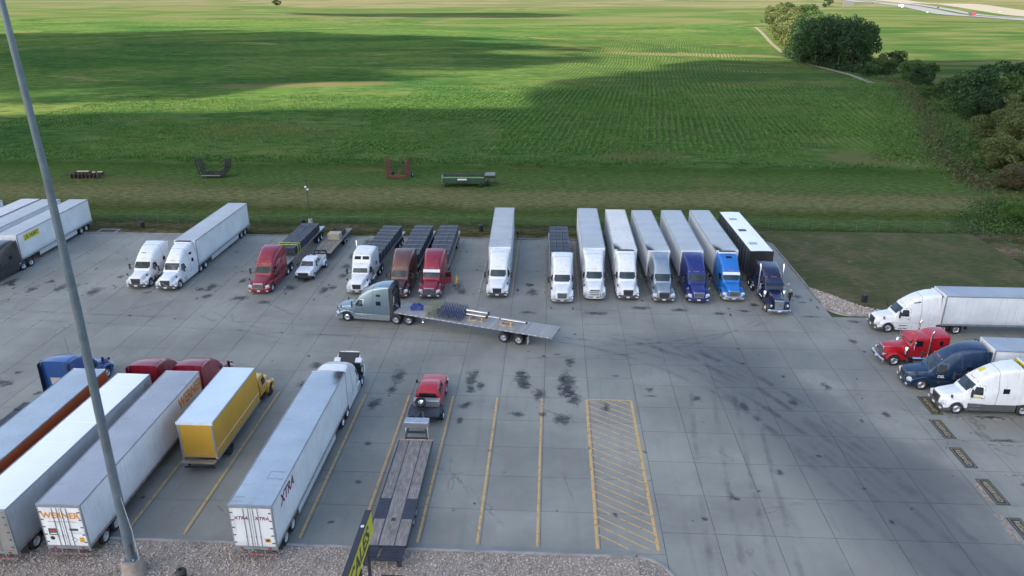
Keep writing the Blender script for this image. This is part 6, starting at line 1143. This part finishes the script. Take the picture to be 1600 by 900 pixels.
scrub('tree_undergrowth','dark undergrowth along the foot of the dark tree clump',[(126,430),(121,400),(118.5,372),(118.5,345),(120,322),(128,305)],'dark',.7,9000,1.5,3.4,12)
scrub('tall_weeds','bright green tall weeds along the field side of the ditch',[(108,285),(102,250),(92,215),(82,185),(73,160),(68,148)],'bright',.38,9000,3.2,.6,3)
scrub('fence_weeds','rough green growth outside the fence corner',[(60,104),(66,110),(72,118),(70,100),(64,92),(66,84)],'mid',.3,12000,2.2,.8,4)
0 and scrub('verge_weeds','dark weed patches in the mown verge by the implements',[(-72,128),(-66,129),(-58,126),(-50,127)],'mid',.3,1500,1.3,.5,9)
# crop plants in rows
def crop(name,lab,x0,x1,y0,y1,dv,du,size,hgt,kind,seed,keepf):
    rs=np.random.RandomState(seed); a=R(7); pts=[]
    U0=np.arange(-160,170,du); 
    for u in U0:
        v=np.arange(y0-30,y1+30,dv)+rs.uniform(0,dv); x=u*math.cos(a)+v*math.sin(a); y=-u*math.sin(a)+v*math.cos(a); ok=(x>x0)&(x<x1)&(y>y0)&(y<y1); pts.append(np.stack([x[ok],y[ok]],1))
    p=np.concatenate(pts); ok=np.array([inview(q[0],q[1],0,10) and keepf(q[0],q[1],rs.rand()) for q in p]); p=p[ok]; n=len(p); j=3
    q=np.repeat(p,j,0)+rs.normal(size=(n*j,2))*np.array([.16,.25]); z=np.array([gz(c,d) for c,d in q])+rs.uniform(.1,1,n*j)*hgt
    V,F=leaf_quads(np.stack([q[:,0],q[:,1],z],1),np.tile([0,0,1.2],(n*j,1)),size,rs); return tag(quick(name,V,F,LF[kind]),lab,None,None,'stuff')
NG=RS.rand(80,80)
def vn(x,y):
    i,j=int(math.floor(x))%79,int(math.floor(y))%79; a,b=x-math.floor(x),y-math.floor(y); a=a*a*(3-2*a); b=b*b*(3-2*b)
    return (NG[i,j]*(1-a)+NG[i+1,j]*a)*(1-b)+(NG[i,j+1]*(1-a)+NG[i+1,j+1]*a)*b
fb=lambda x,y:.55*vn(x*.05+9,y*.09+3)+.28*vn(x*.13+40,y*.21+7)+.17*vn(x*.4+5,y*.5+60)
rb=lambda x,y:x<108-(300-y)*.22-6 if y>150 else x<62
LF['crop']=leafmat('crop_leaves',(.042,.105,.020),(.060,.135,.026),(.095,.175,.042)); LF['weed']=leafmat('weed_leaves',(.062,.115,.028),(.088,.142,.038),(.13,.175,.056))
crop('crop_plants','dark green crop plants standing in rows across the field',-45,110,152,262,.42,1.5,.36,.38,'crop',31,lambda x,y,r:rb(x,y) and fb(x,y)+.25*min(1,(x+45)/60)>.52 and (x-70)**2/330+(y-156)**2/260>1 and r<(1 if y<200 else .6))
crop('crop_weeds','pale weedy growth scattered through the crop',-150,110,141,235,.7,.9,.27,.30,'weed',32,lambda x,y,r:rb(x,y) and fb(x+70,y-35)+(.07 if x>30 else 0)>.55 and r<.75 and (x-66)**2/280+(y-151)**2/70>1)
crop('crop_undergrowth','green undergrowth thinly covering the left of the field',-150,40,141,235,.75,.95,.30,.26,'crop',35,lambda x,y,r:rb(x,y) and fb(x-30,y+35)<.55 and r<.8)
crop('crop_margin','tall ragged growth along the near edge of the crop',-150,66,139.5,144.5,.45,.8,.36,.7,'crop',33,lambda x,y,r:r<.55 and fb(x,y)>.42)
